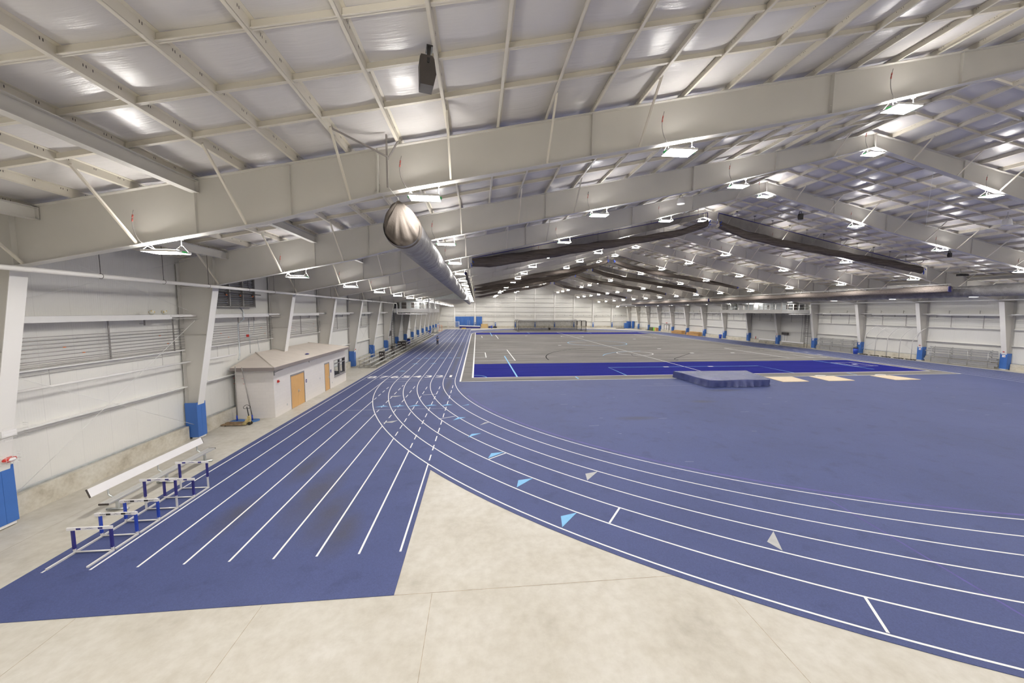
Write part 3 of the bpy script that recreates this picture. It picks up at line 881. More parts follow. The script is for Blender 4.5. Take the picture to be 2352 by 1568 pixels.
# ---- team bench by the left wall
t = thing('team_bench', 'long aluminium bench with white backrest beside the left wall', 'bench', (-11.6, 14.2, 0))
b = MB(); b.box(-11.63, -11.36, 11.9, 16.5, .40, .445); b.build('seat', M['alu_seat'], t)
b = MB()
for x in (-11.56, -11.49, -11.43): b.box(x - .004, x + .004, 11.92, 16.48, .445, .450)
b.build('seat_rib', M['alu'], t)
b = MB(); b.beam((-11.86, 11.86, .80), (-11.86, 16.48, .80), .035, .27, (-.35, 0, 1)); b.build('backrest', M['paper'], t)
b = MB()
for y in (11.855, 16.485): b.beam((-11.86, y - .008, .80), (-11.86, y + .008, .80), .045, .28, (-.35, 0, 1))
b.build('backrest_end_cap', M['dark'], t)
b = MB()
for y in (11.89, 16.51): b.box(-11.635, -11.355, y - .012, y + .012, .396, .45)
b.build('seat_end_cap', M['dark'], t)
for y in (12.35, 14.2, 16.1):
    b = MB(); b.box(-11.56, -11.49, y - .035, y + .035, .06, .40); b.tube([(-11.86, y, .035), (-11.22, y, .035)], .035, 10); b.build('leg', M['galv'], t)
    b = MB(); b.tube([(-11.5, y + .12, .39), (-11.75, y + .12, .36), (-11.88, y + .12, .45), (-11.89, y + .12, .60), (-11.85, y + .12, .74)], .022, 8); b.build('back_bracket', M['galv'], t)

# ---- pallet jack and pole stands in front of the hut
t = thing('pallet_jack', 'worn yellow pallet jack with black loop handle beside the small block hut', 'pallet jack', (-13.2, 21.4, 0))
for y in (21.08, 21.44):
    b = MB(); b.box(-14.05, -12.95, y - .08, y + .08, .05, .115); b.prism([(-14.12, y - .06, .05), (-14.05, y - .08, .05), (-14.05, y + .08, .05), (-14.12, y + .06, .05)], (0, 0, .04)); b.build('fork', M['jackfork'], t)
    b = MB(); b.tube([(-13.9, y - .05, .045), (-13.9, y + .05, .045)], .045, 10); b.build('fork_roller', M['black'], t)
b = MB(); b.box(-12.98, -12.84, 21.0, 21.52, .06, .17); b.prism([(-12.98, 21.06, .1), (-12.80, 21.2, .42), (-12.80, 21.32, .42), (-12.98, 21.46, .1)], (.1, 0, 0)); b.box(-12.82, -12.70, 21.18, 21.34, .12, .5)
b.build('body', M['jack'], t)
for y in (21.16, 21.30):
    b = MB(); b.tube([(-12.72, y, .09), (-12.72, y + .06, .09)], .09, 16); b.build('steer_wheel', M['black'], t)
b = MB(); b.tube([(-12.76, 21.26, .42), (-12.86, 21.28, 1.02)], .026, 8); b.build('handle_shaft', M['black'], t)
b = MB(); b.tube([(-12.86 + .15 * sin(a), 21.28 + .06 * sin(a), 1.03 + .10 * cos(a) - .05 * abs(sin(a))) for a in [2 * pi * i / 20 for i in range(20)]], .013, 6, closed=True); b.build('handle_loop', M['black'], t)
for x, y, top, lab in ((-13.83, 21.95, (-13.78, 21.98, 3.2), 'blue disc base with upright pole standing against the hut wall, left one'), (-13.02, 21.98, (-13.45, 22.0, 3.15), 'blue disc base with leaning pole behind the pallet jack')):
    t = thing('pole_stand', lab, 'pole stand', (x, y, 0), 'volleyball pole stands')
    b = MB(); b.lathe([(.36, 0), (.36, .035), (.30, .05), (.0, .05)], (x, y, .0), 28); b.build('base', M['base_disc'], t)
    b = MB(); b.tube([(x, y, .05), (x, y, .35)], .04, 10); b.build('socket', M['blue'], t)
    b = MB(); b.tube([(x, y, .3), Vector((x, y, .3)).lerp(Vector(top), .45), top], [.032, .03, .024], 10); b.build('pole', M['conduit'], t)
    b = MB()
    for u in (.66, .77): p = Vector((x, y, .3)).lerp(Vector(top), u); b.tube([p - Vector((.1, .04, 0)), p + Vector((.02, 0, 0))], .008, 5)
    b.build('net_hook', M['red'], t)

# ---- covered landing mat and shot-put boards
t = thing('landing_mat', 'large navy vinyl covered landing mat at the near edge of the turf', 'crash mat', (22.6, 32, .013))
b = MB()
A, B_, C_, D = (18.7, 31.9), (19.95, 28.5), (24.25, 28.5), (26.3, 31.9)
A, B_, C_, D = (19.0, 33.2), (19.55, 28.45), (25.0, 28.45), (26.4, 33.0)
def matpt(u, v, z): 
    p = Vector(A).lerp(Vector(B_), v); q = Vector(D).lerp(Vector(C_), v); r = p.lerp(q, u); return (r.x, r.y, z)
n1, n2 = 40, 26
rs = random.Random(5)
top = []
for j in range(n2 + 1):
    for i in range(n1 + 1):
        u, v = i / n1, j / n2
        e = min(u, 1 - u, v, 1 - v)
        top.append(matpt(u, v, .62 + .03 * smoothstep(e * 9) + .028 * sin(9 * u + 3 * v) * sin(7 * v) + rs.uniform(-.004, .004)))
b.add(top, [(j * (n1 + 1) + i, j * (n1 + 1) + i + 1, (j + 1) * (n1 + 1) + i + 1, (j + 1) * (n1 + 1) + i)[::-1] for j in range(n2) for i in range(n1)], 0, True)
rim = [top[i] for i in range(n1 + 1)] + [top[j * (n1 + 1) + n1] for j in range(1, n2 + 1)] + [top[n2 * (n1 + 1) + i] for i in range(n1 - 1, -1, -1)] + [top[j * (n1 + 1)] for j in range(n2 - 1, 0, -1)]
c = Vector((22.6, 30.6)); rows = [rim]
for k in range(1, 7):
    f = k / 6; row = []
    for i, p in enumerate(rim):
        d = Vector((p[0], p[1])) - c; d.normalize()
        o = f ** 1.4 * (.15 * abs(sin(i * .62)) + .07 * sin(i * .23 + 1) + .05 * sin(i * 1.3)) + .02
        row.append((p[0] + d.x * o, p[1] + d.y * o, p[2] * (1 - f) + .03 * f))
    rows.append(row)
nr = len(rim); vv = [p for r in rows for p in r]
b.add(vv, [(k * nr + i, k * nr + (i + 1) % nr, (k + 1) * nr + (i + 1) % nr, (k + 1) * nr + i)[::-1] for k in range(6) for i in range(nr)], 0, True)
m2 = mat('navy_vinyl_cover', (.05, .065, .19), .27, var=.15, vscale=1.3, bmp=.6)
b.build('vinyl_cover', m2, t)
for i, (q, lab, ring) in enumerate((([(28.0, 32.45), (27.75, 30.1), (30.34, 30.1), (30.8, 32.45)], 'pale plywood throwing board lying next to the navy landing mat', 0),
                                    ([(32.7, 32.5), (32.4, 30.15), (35.05, 30.15), (35.35, 32.45)], 'pale plywood throwing board with curved stop, middle of three', 1),
                                    ([(39.3, 32.4), (39.2, 30.05), (41.9, 30.1), (41.4, 32.3)], 'pale plywood throwing board with curved stop, rightmost of three', 1))):
    x = (q[0][0] + q[2][0]) / 2
    t = thing('throwing_board', lab, 'throwing board', (x, 31.3, .012), 'plywood throwing boards by the turf')
    b = MB(); b.prism([(px, py, .0135) for px, py in q], (0, 0, .035)); b.build('board', M['ply'], t)
    if ring:
        b = MB(); xo = q[0][0] + .75
        a = arc(xo + .2, 31.15, 1.12, 62, 118, 14); a2 = arc(xo + .2, 31.15, 1.28, 118, 62, 14)
        b.prism([(px, py, .049) for px, py in a + a2], (0, 0, .10)); b.build('toe_board', M['line'], t)

# ---- person on the track
def skinned(name, joints, edges, mtl, parent, sub=2):
    me = bpy.data.meshes.new(name)
    off = Vector(parent['_o'])
    me.from_pydata([Vector(j[0]) - off for j in joints], edges, [])
    o = bpy.data.objects.new(name, me); COL.objects.link(o)
    sk = o.modifiers.new('s', 'SKIN'); sk.use_smooth_shade = True
    o.modifiers.new('d', 'SUBSURF').levels = sub
    sv = me.skin_vertices[0] if len(me.skin_vertices) else None
    if sv:
        for i, j in enumerate(joints): r = j[1]; sv.data[i].radius = (r, r) if not isinstance(r, tuple) else r
        sv.data[0].use_root = True
    dg = bpy.context.evaluated_depsgraph_get(); dg.update()
    nm = bpy.data.meshes.new_from_object(o.evaluated_get(dg)); nm.name = name
    o.modifiers.clear(); o.data = nm; nm.materials.clear(); nm.materials.append(mtl)
    nm.polygons.foreach_set('use_smooth', [True] * len(nm.polygons))
    o.parent = parent; o['_o'] = tuple(off); OFFS.append(o)
    return o
px, py = -7.38, 69.0
t = thing('person', 'person in blue t-shirt and dark trousers standing on the far track', 'person', (px, py, .013))
def Q(x, y, z): return (px + x, py + y, z)
J = [(Q(0, 0, .90), .125), (Q(0, .01, 1.12), .12), (Q(0, .01, 1.33), .14), (Q(0, 0, 1.42), .075), (Q(.01, -.02, 1.49), .052), (Q(.02, -.04, 1.57), .082), (Q(.02, -.04, 1.64), .078),
     (Q(-.17, 0, 1.35), .062), (Q(-.235, .03, 1.10), .045), (Q(-.12, -.2, .99), .035), (Q(-.06, -.26, 1.0), .033),
     (Q(.17, 0, 1.35), .062), (Q(.25, .02, 1.10), .045), (Q(.13, -.21, 1.02), .035), (Q(.08, -.27, 1.03), .033),
     (Q(-.09, 0, .84), .10), (Q(-.11, -.01, .47), .065), (Q(-.12, .03, .09), .042), (Q(-.13, -.12, .045), .04),
     (Q(.09, 0, .84), .10), (Q(.11, -.02, .47), .065), (Q(.13, .03, .09), .042), (Q(.16, -.12, .045), .04)]
E_ = [(0, 1), (1, 2), (2, 3), (3, 4), (4, 5), (5, 6), (2, 7), (7, 8), (8, 9), (9, 10), (2, 11), (11, 12), (12, 13), (13, 14), (0, 15), (15, 16), (16, 17), (17, 18), (0, 19), (19, 20), (20, 21), (21, 22)]
body = skinned('body', J, E_, M['skin'], t, 1)
b = MB()
for sx in (-1, 1):
    hx = -.06 if sx < 0 else .08
    for k in range(4): b.tube([Q(hx + .018 * (k - 1.5), -.28, 1.0 + (.03 if sx > 0 else 0)), Q(hx + .02 * (k - 1.5), -.33, 1.0), Q(hx + .018 * (k - 1.5) - sx * .01, -.35, .975)], .009, 5)
    b.tube([Q(hx - sx * .03, -.26, 1.01), Q(hx - sx * .05, -.31, 1.02)], .01, 5)
b.tube([Q(.02, -.115, 1.585), Q(.02, -.145, 1.56)], [.01, .014], 6)
for sx in (-1, 1): b.tube([Q(.02 + sx * .082, -.04, 1.60), Q(.02 + sx * .088, -.035, 1.555)], .014, 6)
b.build('fingers_and_face', M['skin'], body)
sh = skinned('shirt', [(Q(0, 0, .93), .15), (Q(0, .01, 1.15), .14), (Q(0, .01, 1.33), .155), (Q(0, 0, 1.41), .085), (Q(-.17, 0, 1.35), .08), (Q(-.225, .02, 1.16), .065), (Q(.17, 0, 1.35), .08), (Q(.235, .02, 1.16), .065)], [(0, 1), (1, 2), (2, 3), (2, 4), (4, 5), (2, 6), (6, 7)], M['shirt'], t, 1)
skinned('trousers', [(Q(0, 0, .93), .14), (Q(-.09, 0, .82), .115), (Q(-.11, -.01, .47), .085), (Q(-.12, .03, .10), .062), (Q(.09, 0, .82), .115), (Q(.11, -.02, .47), .085), (Q(.13, .03, .10), .062)], [(0, 1), (1, 2), (2, 3), (0, 4), (4, 5), (5, 6)], M['trousers'], t, 1)
b = MB(); b.lathe([(.088, -.02), (.095, .03), (.085, .08), (.05, .115), (0, .12)], Q(.02, -.02, 1.60), 14); b.build('hair', M['hair'], t)
for sx, x in ((-1, -.13), (1, .16)):
    b = MB(); b.box(px + x - .045, px + x + .045, py - .2, py + .07, .014, .075); b.build('shoe', M['dark'], t)
b = MB(); b.box(px - .07, px + .09, py - .40, py - .335, .96, 1.06); o = b.build('folded_bag', M['paper'], None); tag(recentre(o), 'small pale bundle held in the hands of the person on the track', 'bundle')

# ================================================================== THE BLOCK HUT BY THE LEFT WALL
t = thing('block_hut', 'small white block hut with beige hip roof against the left wall', 'hut', (-13.2, 28.4, 0))
xf, xw, y0, y1, th = -12.02, -14.39, 22.5, 34.35, .2
b = MB()
for a, c, z0, z1 in ((y0, 24.42, 0, 2.92), (24.42, 26.34, 2.23, 2.92), (26.34, 29.68, 0, 2.92), (29.68, 30.66, 2.23, 2.92), (30.66, 31.6, 0, 2.92), (31.6, 34.2, 0, .82), (31.6, 34.2, 2.22, 2.92), (34.2, y1, 0, 2.92)):
    b.box(xf - th, xf, a, c, z0, z1)
b.build('front_wall', M['cmu'], t)
b = MB(); b.box(xw + .27, xf - th, y0, y0 + th, 0, 2.92); b.build('side_wall', M['cmu'], t)
b = MB()
for a, c, z0, z1 in ((xw + .27, -13.9, 0, 2.92), (-13.9, xf - th, 0, .82), (-13.9, xf - th, 2.22, 2.92)): b.box(a, c, y1 - th, y1, z0, z1)  # far end wall; window opening added to let light into the hut
b.build('side_wall', M['cmu'], t)
b = MB(); b.box(xw + .3, xf - th, y0 + th, y1 - th, 2.86, 2.9); b.build('inner_ceiling', M['panel'], t)
b = MB(); b.box(-13.85, xf - th - .02, 31.0, 31.06, .02, 2.86); b.build('inner_partition', M['cmu'], t)
# roof: hip against the wall + fascia
ex, ey0, ey1, ez = -11.72, 22.08, 34.45, 3.09
b = MB()
A, B_ = (ex, ey0, ez), (ex, ey1, ez)
H1, H2 = (-14.15, 24.62, 3.70), (-14.15, 31.9, 3.70)
W1, W2 = (-14.15, ey0, ez), (-14.15, ey1, ez)
b.add([A, B_, H2, H1, W1, W2], [(0, 1, 2, 3), (4, 0, 3), (1, 5, 2), (4, 3, 2, 5)]); 
b.tube([(A[0] - .02, A[1] + .02, A[2] + .01), (H1[0], H1[1], H1[2] + .01)], .035, 5)
b.tube([(B_[0] - .02, B_[1] - .02, B_[2] + .01), (H2[0], H2[1], H2[2] + .01)], .035, 5)
b.build('hip_roof', M['roofing'], t)
b = MB()
b.box(ex - .03, ex, ey0, ey1, 2.89, ez); b.box(-14.15, ex - .03, ey0, ey0 + .03, 2.89, ez); b.box(-14.15, ex - .03, ey1 - .03, ey1, 2.89, ez)
b.box(xf + .0, ex - .03, ey0 + .03, ey1 - .03, 2.895, 2.91); b.box(-14.15, xf, ey0 + .03, y0, 2.895, 2.91)
b.build('fascia', M['fascia'], t)
# doors
def hut_door(ya, yb, leaves):
    b = MB()
    b.box(xf - .12, xf + .012, ya, ya + .045, 0, 2.22); b.box(xf - .12, xf + .012, yb - .045, yb, 0, 2.22); b.box(xf - .12, xf + .012, ya + .045, yb - .045, 2.13, 2.22)
    b.build('door_frame', M['sash'], t)
    n = leaves; w = (yb - ya - .1) / n
    for k in range(n):
        b = MB(); b.box(xf - .055, xf - .01, ya + .05 + k * w + .002, ya + .05 + (k + 1) * w - .002, .01, 2.125); d = b.build('door', M['door'], t)
        b = MB(); yh = ya + .05 + w - .09 if n == 2 and k == 0 else ya + .05 + k * w + (.09 if n == 2 else w - .09)
        b.tube([(xf - .01, yh, 1.0), (xf + .05, yh, 1.0), (xf + .05, yh + (.1 if k else -.1), 1.0)], .012, 6); b.box(xf - .012, xf - .004, yh - .035, yh + .035, .9, 1.1)
        if k == (n - 1): b.build('door_handle', M['galv'], d)
        b = MB()
        yy = ya + .05 if (k == 0) else yb - .05
        for z in (.3, 1.05, 1.85): b.box(xf - .012, xf + .008, yy - .012, yy + .012, z - .06, z + .06)
        b.build('hinge', M['grey'], d)
hut_door(24.43, 26.33, 2)
hut_door(29.69, 30.65, 1)
# window
b = MB()
for ya, yb, za, zb in ((31.6, 31.66, .82, 2.22), (34.12, 34.2, .82, 2.22), (32.86, 32.95, .88, 2.16), (31.66, 34.12, .82, .88), (31.66, 34.12, 2.16, 2.22), (31.66, 32.86, 1.84, 1.90), (32.95, 34.12, 1.84, 1.90)):
    b.box(xf - .15, xf + .01, ya, yb, za, zb)
b.box(xf - .02, xf + .06, 31.55, 34.22, .77, .815)
wf = b.build('window_frame', M['sash'], t)
b = MB(); b.box(xf - .08, xf - .075, 31.67, 34.11, .885, 2.155); b.build('window_pane', M['glass'], wf)
b = MB()
for xa, xb, za, zb in ((-13.9, -13.84, .82, 2.22), (-12.3, -12.22, .82, 2.22), (-13.84, -12.3, .82, .88), (-13.84, -12.3, 2.16, 2.22)): b.box(xa, xb, y1 - .15, y1 + .01, za, zb)
b.build('window_frame', M['sash'], t)  # frame around the opening added for light in the far end wall
for y, z, lab in ((26.58, 1.45, 'restroom'), (30.92, 1.43, 'room')):
    b = MB(); b.box(xf, xf + .012, y - .085, y + .085, z - .11, z + .11); s_ = b.build('wall_sign', M['navy'], t)
    b = MB(); b.tube([(xf + .014, y, z + .055), (xf + .014, y, z + .054)], .02, 8); b.box(xf + .012, xf + .015, y - .035, y + .035, z - .05, z + .03); b.build('pictogram', M['paper'], s_)
b = MB()
for y, z in ((23.91, .45), (31.12, .43), (28.82, 1.2)): b.box(xf, xf + .012, y - .035, y + .035, z - .06, z + .06)
b.build('outlet_plate', M['galv'], t)
b = MB(); b.box(xf, xf + .05, 22.87, 23.02, 2.05, 2.2); b.lathe([(.0, -.05), (.06, 0), (.0, .05)], (xf + .07, 22.95, 2.12), 10); b.build('fire_horn', M['red'], t)
b = MB(); b.tube([(xf + .02, 22.6, 2.7), (xf + .05, 23.0, 2.76), (xf + .05, 23.5, 2.78)], .015, 6); b.box(xf - .01, xf + .05, 22.53, 22.58, 2.55, 2.9)
b.tube([(xf + .05, 27.0, 2.88), (xf + .07, 27.0, 2.7)], .02, 6)
b.build('gutter_pipe', M['conduit'], t)
b = MB(); b.lathe([(.12, 0), (.14, .03), (.05, .07), (0, .07)], (-12.25, 27.4, 3.245), 10); o = b.build('shoe', M['navy'], None)
tag(recentre(o), 'dark crumpled item lying on the beige hut roof', 'lost item')
# desk chairs seen through the window
for i, (x, y, lab) in enumerate(((-12.75, 32.1, 'dark office chair behind the left pane of the hut window'), (-12.8, 33.4, 'dark office chair behind the right pane of the hut window'))):
    t2 = thing('office_chair', lab, 'chair', (x, y, 0), 'chairs inside the hut')
    b = MB(); b.lathe([(.24, .46), (.26, .5), (.24, .55), (0, .56)], (x, y, 0), 16); b.build('seat', M['black'], t2)
    b = MB(); b.box(x - .3, x - .24, y - .22, y + .22, .62, 1.12); b.build('backrest', M['black'], t2)
    b = MB(); b.tube([(x, y, .08), (x, y, .46)], .03, 8)
    for k in range(5): b.tube([(x, y, .09), (x + .26 * cos(k * 1.257), y + .26 * sin(k * 1.257), .04)], .02, 6)
    b.build('base', M['grey'], t2)
    b = MB(); b.tube([(x - .2, y, .5), (x - .29, y, .5), (x - .29, y, .7)], .025, 6); b.build('back_stem', M['grey'], t2)

# ================================================================== LEFT WALL EQUIPMENT
# conduits on struts between the columns
for k, (ya, yb) in enumerate(((11.9, 19.0), (19.6, 26.7), (27.3, 34.4), (35.0, 42.1), (42.7, 49.8), (4.2, 11.3))):
    t = thing('conduit_rack', f'rack of grey conduits along the left wall, {"beside the first frame behind the view" if k == 5 else ORD[k + 1] + " bay ahead"}', 'conduit rack', (-14.2, (ya + yb) / 2, 4.5), 'conduit racks on the left wall')
    for z in (5.51, 5.385, 5.26, 5.12, 5.0, 4.87, 4.735, 4.67, 4.555):
        b = MB(); b.tube([(-14.14, ya, z), (-14.14, yb, z)], .014, 6); b.build('conduit', M['conduit'], t)
    for y, z0, z1 in ((ya + 3.55, 4.47, 5.98), (yb - .55, 4.46, 5.98), (ya + 5.1, 5.75, 5.98), (ya + .3, 4.3, 5.98)):
        b = MB(); b.box(-14.2, -14.16, y - .022, y + .022, z0, z1); b.box(-14.38, -14.2, y - .01, y + .01, z0 + .05, z0 + .07); b.build('strut', M['conduit'], t)
    b = MB()
    for y, z in ((ya + 1.9, 5.12), (ya + 2.5, 4.87), (yb - 1.4, 5.26), (yb - 1.0, 4.87)): b.tube([(-14.14, y, z), (-14.14, y + .09, z)], .019, 6)
    b.build('coupling_tag', M['orange'], t)
    b = MB()
    for z in (5.4, 5.12, 4.7): b.box(-14.22, -14.08, ya + .32, ya + .5, z - .07, z + .07)
    b.build('junction_box', M['galv'], t)
# white drain/water pipe under the girt
for k, (ya, yb, z) in enumerate(((11.85, 19.0, 3.9), (19.6, 22.4, 3.85))):
    b = MB(); b.tube([(-13.95, ya, z), (-13.95, yb, z)], .045, 10); o = b.build('water_pipe', M['white'], None)
    b = MB()
    for y in (ya + 1.3, ya + 2.2 if k else ya + 5.6): b.tube([(-13.95, y, z), (-13.95, y, 4.45)], .006, 5)
    tag(o, 'long white water pipe below the girt on the left wall' if k == 0 else 'short white water pipe running behind the hut roof', 'pipe')
    r = b.build('hanger_rod', M['conduit'], o)
# high sprinkler main along the columns, dropping down at the mezzanine
b = MB(); b.tube([(-12.2, NEAR + .3, 7.50), (-12.2, 57.0, 7.50), (-12.2, 57.2, 7.45), (-12.2, 57.25, 7.3), (-12.2, 57.25, 6.1), (-12.2, 57.25, 5.95), (-12.05, 57.25, 5.9), (-7.6, 57.25, 5.9)], .068, 12)
t = b.build('sprinkler_main', M['cloth_white'], None); tag(t, 'long white pipe running under the rafters in front of the left columns', 'pipe')
for i, y in enumerate([13.2, 15.6, 18.0, 20.9, 23.4, 25.9, 29.0, 32, 36.0, 39.5, 44, 47.5, 51.5, 55]):
    b = MB(); b.tube([(-12.2, y, 7.56), (-12.2, y, 7.72), (-12.2, y, roofz(-12.2) - .02 if True else 8)], .009, 5)
    b.tube([(-12.2 + .085 * cos(a), y, 7.50 + .085 * sin(a)) for a in [2 * pi * q / 10 for q in range(10)]], .008, 4, closed=True)
    b.build('pipe_hanger', M['dark'], t)
b = MB(); b.tube([(57.0, 20, 7.75), (57.0, 57.2, 7.75), (57.0, 57.25, 7.6), (57.0, 57.25, 6.05), (56.9, 57.25, 5.95), (53, 57.25, 5.95)], .06, 10)
tag(b.build('sprinkler_main', M['white'], None), 'long white pipe running in front of the right columns below the grey duct', 'pipe')
# louver over the beam
t = thing('wall_louver', 'grey metal louver high on the left wall above the hut', 'louver', (-14.2, 23.0, 6.6))
b = MB()
y0_, y1_, z0_, z1_ = 21.15, 24.75, 6.57, 8.35
b.box(-14.38, -14.05, y0_, y0_ + .07, z0_, z1_); b.box(-14.38, -14.05, y1_ - .07, y1_, z0_, z1_); b.box(-14.38, -14.05, y0_, y1_, z0_, z0_ + .06); b.box(-14.38, -14.05, y0_, y1_, z1_ - .06, z1_)
for y in (22.35, 23.55): b.box(-14.3, -14.05, y - .04, y + .04, z0_, z1_)
b.build('frame', M['grey'], t)
for k in range(13):
    z = z0_ + .12 + k * .128
    b = MB(); b.beam((-14.2, y0_ + .07, z), (-14.2, y1_ - .07, z), .14, .012, (.8, 0, -1)); b.build('slat', M['slat'], t)
b = MB(); b.tube([(-13.98, 21.0, 7.40), (-13.98, 25.2, 7.38)], .03, 6)
for y in (21.9, 23.1, 24.3): b.box(-14.0, -13.95, y - .06, y + .06, 7.28, 7.36)
b.build('linkage_bar', M['dark'], t)
b = MB()
for y in (21.9, 23.1, 24.3): b.box(-13.97, -13.93, y - .05, y + .05, 7.22, 7.3)
b.build('linkage_clip', M['orange'], t)
b = MB(); b.tube([(-13.85, 22.85, 6.56), (-13.66, 22.8, 6.3), (-13.64, 22.78, 5.9), (-13.95, 22.72, 5.6), (-13.95, 22.72, 3.75), (-13.9, 22.5, 3.5)], .035, 8)
b.tube([(-13.98, 23.8, 5.9), (-13.98, 23.8, 3.75)], .02, 6); b.tube([(-14.0, 24.35, 5.9), (-14.0, 24.3, 5.0), (-14.0, 23.9, 4.8)], .012, 6); b.tube([(-14.0, 23.9, 4.8), (-14.0, 24.6, 4.75), (-14.0, 24.75, 3.8)], .012, 6)
tag(b.build('riser_pipe', M['galv'], None), 'grey riser pipes dropping from the wall beam to the hut roof', 'pipe')
b = MB(); b.box(-14.12, -14.02, 23.72, 23.86, 4.77, 4.92); o = b.build('fire_box', M['red'], None); tag(recentre(o), 'small red box on the conduits above the hut', 'fire alarm box')
for i, y in enumerate((17.15, 17.78)):
    b = MB(); b.lathe([(.0, -.11)] + [(.11 * cos(a), .11 * sin(a)) for a in [radians(d) for d in range(-75, 90, 15)]] + [(0, .11)], (-13.98, y, 6.31), 16)
    o = b.build('ball', M['ball'], None); tag(recentre(o), f'yellow and white ball resting on the left wall beam, {"nearer" if i == 0 else "farther"} of two', 'ball', 'balls on the wall beam')
    b = MB()
    for k in range(6): 
        a = k * 1.05 + i; e = .5 if k % 2 else .05; d_ = Vector((cos(a) * cos(e), sin(a) * cos(e), sin(e))); b.lathe([(0, -.036), (.026, -.025), (.036, 0), (.026, .025), (0, .036)], Vector((-13.98, y, 6.31)) + d_ * .082, 8)
    b.v = [Vector(v) for v in b.v]; o2 = b.build('ball_patch', M['yellow'], None); o2.parent = o; o2.matrix_parent_inverse = Matrix.Translation(-o.location)
# diagonal brace rods
def rods(name, lab, pairs, r=.012):
    t = thing(name, lab, 'brace rods', pairs[0][0])
    for p, q in pairs:
        b = MB(); b.tube([p, q], r, 6); b.build('rod', M['white'], t)
rods('cross_brace', 'crossed white brace rods on the left wall behind the long bench', [((-13.75, 11.8, 4.55), (-13.95, 19.0, .75)), ((-13.95, 11.85, .75), (-13.6, 19.0, 5.9))], .011)
rods('cross_brace', 'crossed thin brace rods high on the left wall above the wind beam', [((-13.8, 11.8, 6.5), (-13.8, 19.0, 8.75)), ((-13.8, 11.8, 8.75), (-13.8, 19.0, 6.35))], .009)
rods('cross_brace', 'crossed brace rods on the left wall just past the hut', [((-13.9, 42.6, 5.9), (-13.9, 49.8, .8)), ((-13.9, 42.6, .8), (-13.9, 49.8, 5.9))], .01)
rods('cross_brace', 'crossed brace rods on the right wall behind the curved posts', [((58.3, 42.5, 5.9), (58.5, 49.7, .85)), ((58.5, 42.72, .85), (58.3, 49.8, 5.9))], .011)
rods('cross_brace', 'crossed brace rods on the right wall above the curved posts', [((58.4, 42.5, 6.4), (58.4, 49.8, 8.6)), ((58.4, 42.5, 8.6), (58.4, 49.8, 6.4))], .011)
for k, (xa, xb) in enumerate(((-11.5, -2.2), (-2.2, 8.1), (8.1, 18.2), (26.4, 36.5), (36.5, 46.8))):
    za, zb = roofz(xa) - .12, roofz(xb) - .12
    rods('roof_brace', f'crossed thin roof brace rods between the second and third frames, {ORD[k + 1]} from the left', [((xa, 19.3, za), (xb, 26.9, zb)), ((xa, 26.9, za), (xb, 19.3, zb))], .011)
# alarm devices on the columns (left wall, nearest)
t = thing('alarm_strobe', 'red alarm strobe in a wire guard above the nearest left pad', 'alarm', (-13.75, 11.7, 2.0))
b = MB(); b.tube([(-13.69, 11.54, 2.02), (-13.69, 11.57, 2.02), (-13.69, 11.64, 2.02), (-13.69, 11.76, 2.02), (-13.69, 11.83, 2.02), (-13.69, 11.86, 2.02)], [.02, .055, .08, .08, .055, .02], 14); b.build('strobe', M['red'], t)
b = MB(); b.tube([(-13.64, 11.62, 2.02), (-13.63, 11.66, 2.02), (-13.63, 11.76, 2.02), (-13.64, 11.80, 2.02)], [.02, .05, .05, .02], 12); b.build('strobe_lens', M['paper'], t)
b = MB()
for z in (1.9, 2.0, 2.1, 2.18): b.tube([(-13.73, 11.5, z), (-13.6, 11.52, z), (-13.6, 11.9, z), (-13.73, 11.93, z)], .004, 4)
for y in (11.55, 11.7, 11.85): b.tube([(-13.6, y, 1.9), (-13.6, y, 2.18)], .004, 4)
b.build('wire_guard', M['white'], t)
t = thing('emergency_light', 'white emergency light in a wire cage on the nearest left column', 'emergency light', (-13.7, 11.7, 2.7))
b = MB(); b.box(-13.62, -13.52, 11.45, 11.8, 2.74, 2.92); b.build('light_box', M['paper'], t)
b = MB()
for z in (2.64, 2.72, 2.8, 2.88, 2.96, 3.03): b.tube([(-13.6, 11.3, z), (-13.42, 11.32, z), (-13.42, 12.0, z), (-13.6, 12.02, z)], .004, 4)
for y in (11.4, 11.7, 11.98): b.tube([(-13.42, y, 2.64), (-13.42, y, 3.03)], .004, 4)
b.build('wire_cage', M['white'], t)
for s, ks in ((-1, (5, 7, 9)), (1, (5, 4, 8))):
    for k in ks:
        y = FY[k]; x = -13.7 if s < 0 else mx(-13.7)
        b = MB(); b.box(x - .04, x + .04, y - .06, y + .06, 1.98, 2.07); o = b.build('fire_horn', M['red'], None)
        tag(recentre(o), f'small red fire horn just above the {ORD[k]} {"left" if s < 0 else "right"} column pad', 'fire alarm horn')

# ================================================================== BLEACHERS AND BINS, LEFT
def bleacher(ya, yb, lab):
    t = thing('bleacher', lab, 'bleacher', (-12.3, (ya + yb) / 2, 0), 'low bleachers along the left wall')
    for x, z in ((-11.32, .42), (-11.93, .59), (-12.54, .76), (-13.12, .93)):
        b = MB(); b.box(x - .12, x + .12, ya, yb, z - .04, z); b.build('seat_plank', M['alu_seat'], t)
        if z > .5: b = MB(); b.box(x + .14, x + .38, ya + .1, yb - .1, z - .42, z - .385); b.build('foot_plank', M['alu_seat'], t)
    n = 4
    for k in range(n):
        y = ya + .35 + (yb - ya - .7) * k / (n - 1)
        b = MB()
        b.beam((-11.15, y, .035), (-13.3, y, .035), .05, .05)
        for x, z in ((-11.32, .38), (-11.93, .55), (-12.54, .72), (-13.12, .89)): b.box(x - .02, x + .02, y - .025, y + .025, .06, z)
        b.beam((-11.3, y, .25), (-13.12, y, .80), .035, .035)
        b.build('support_frame', M['alu'], t)
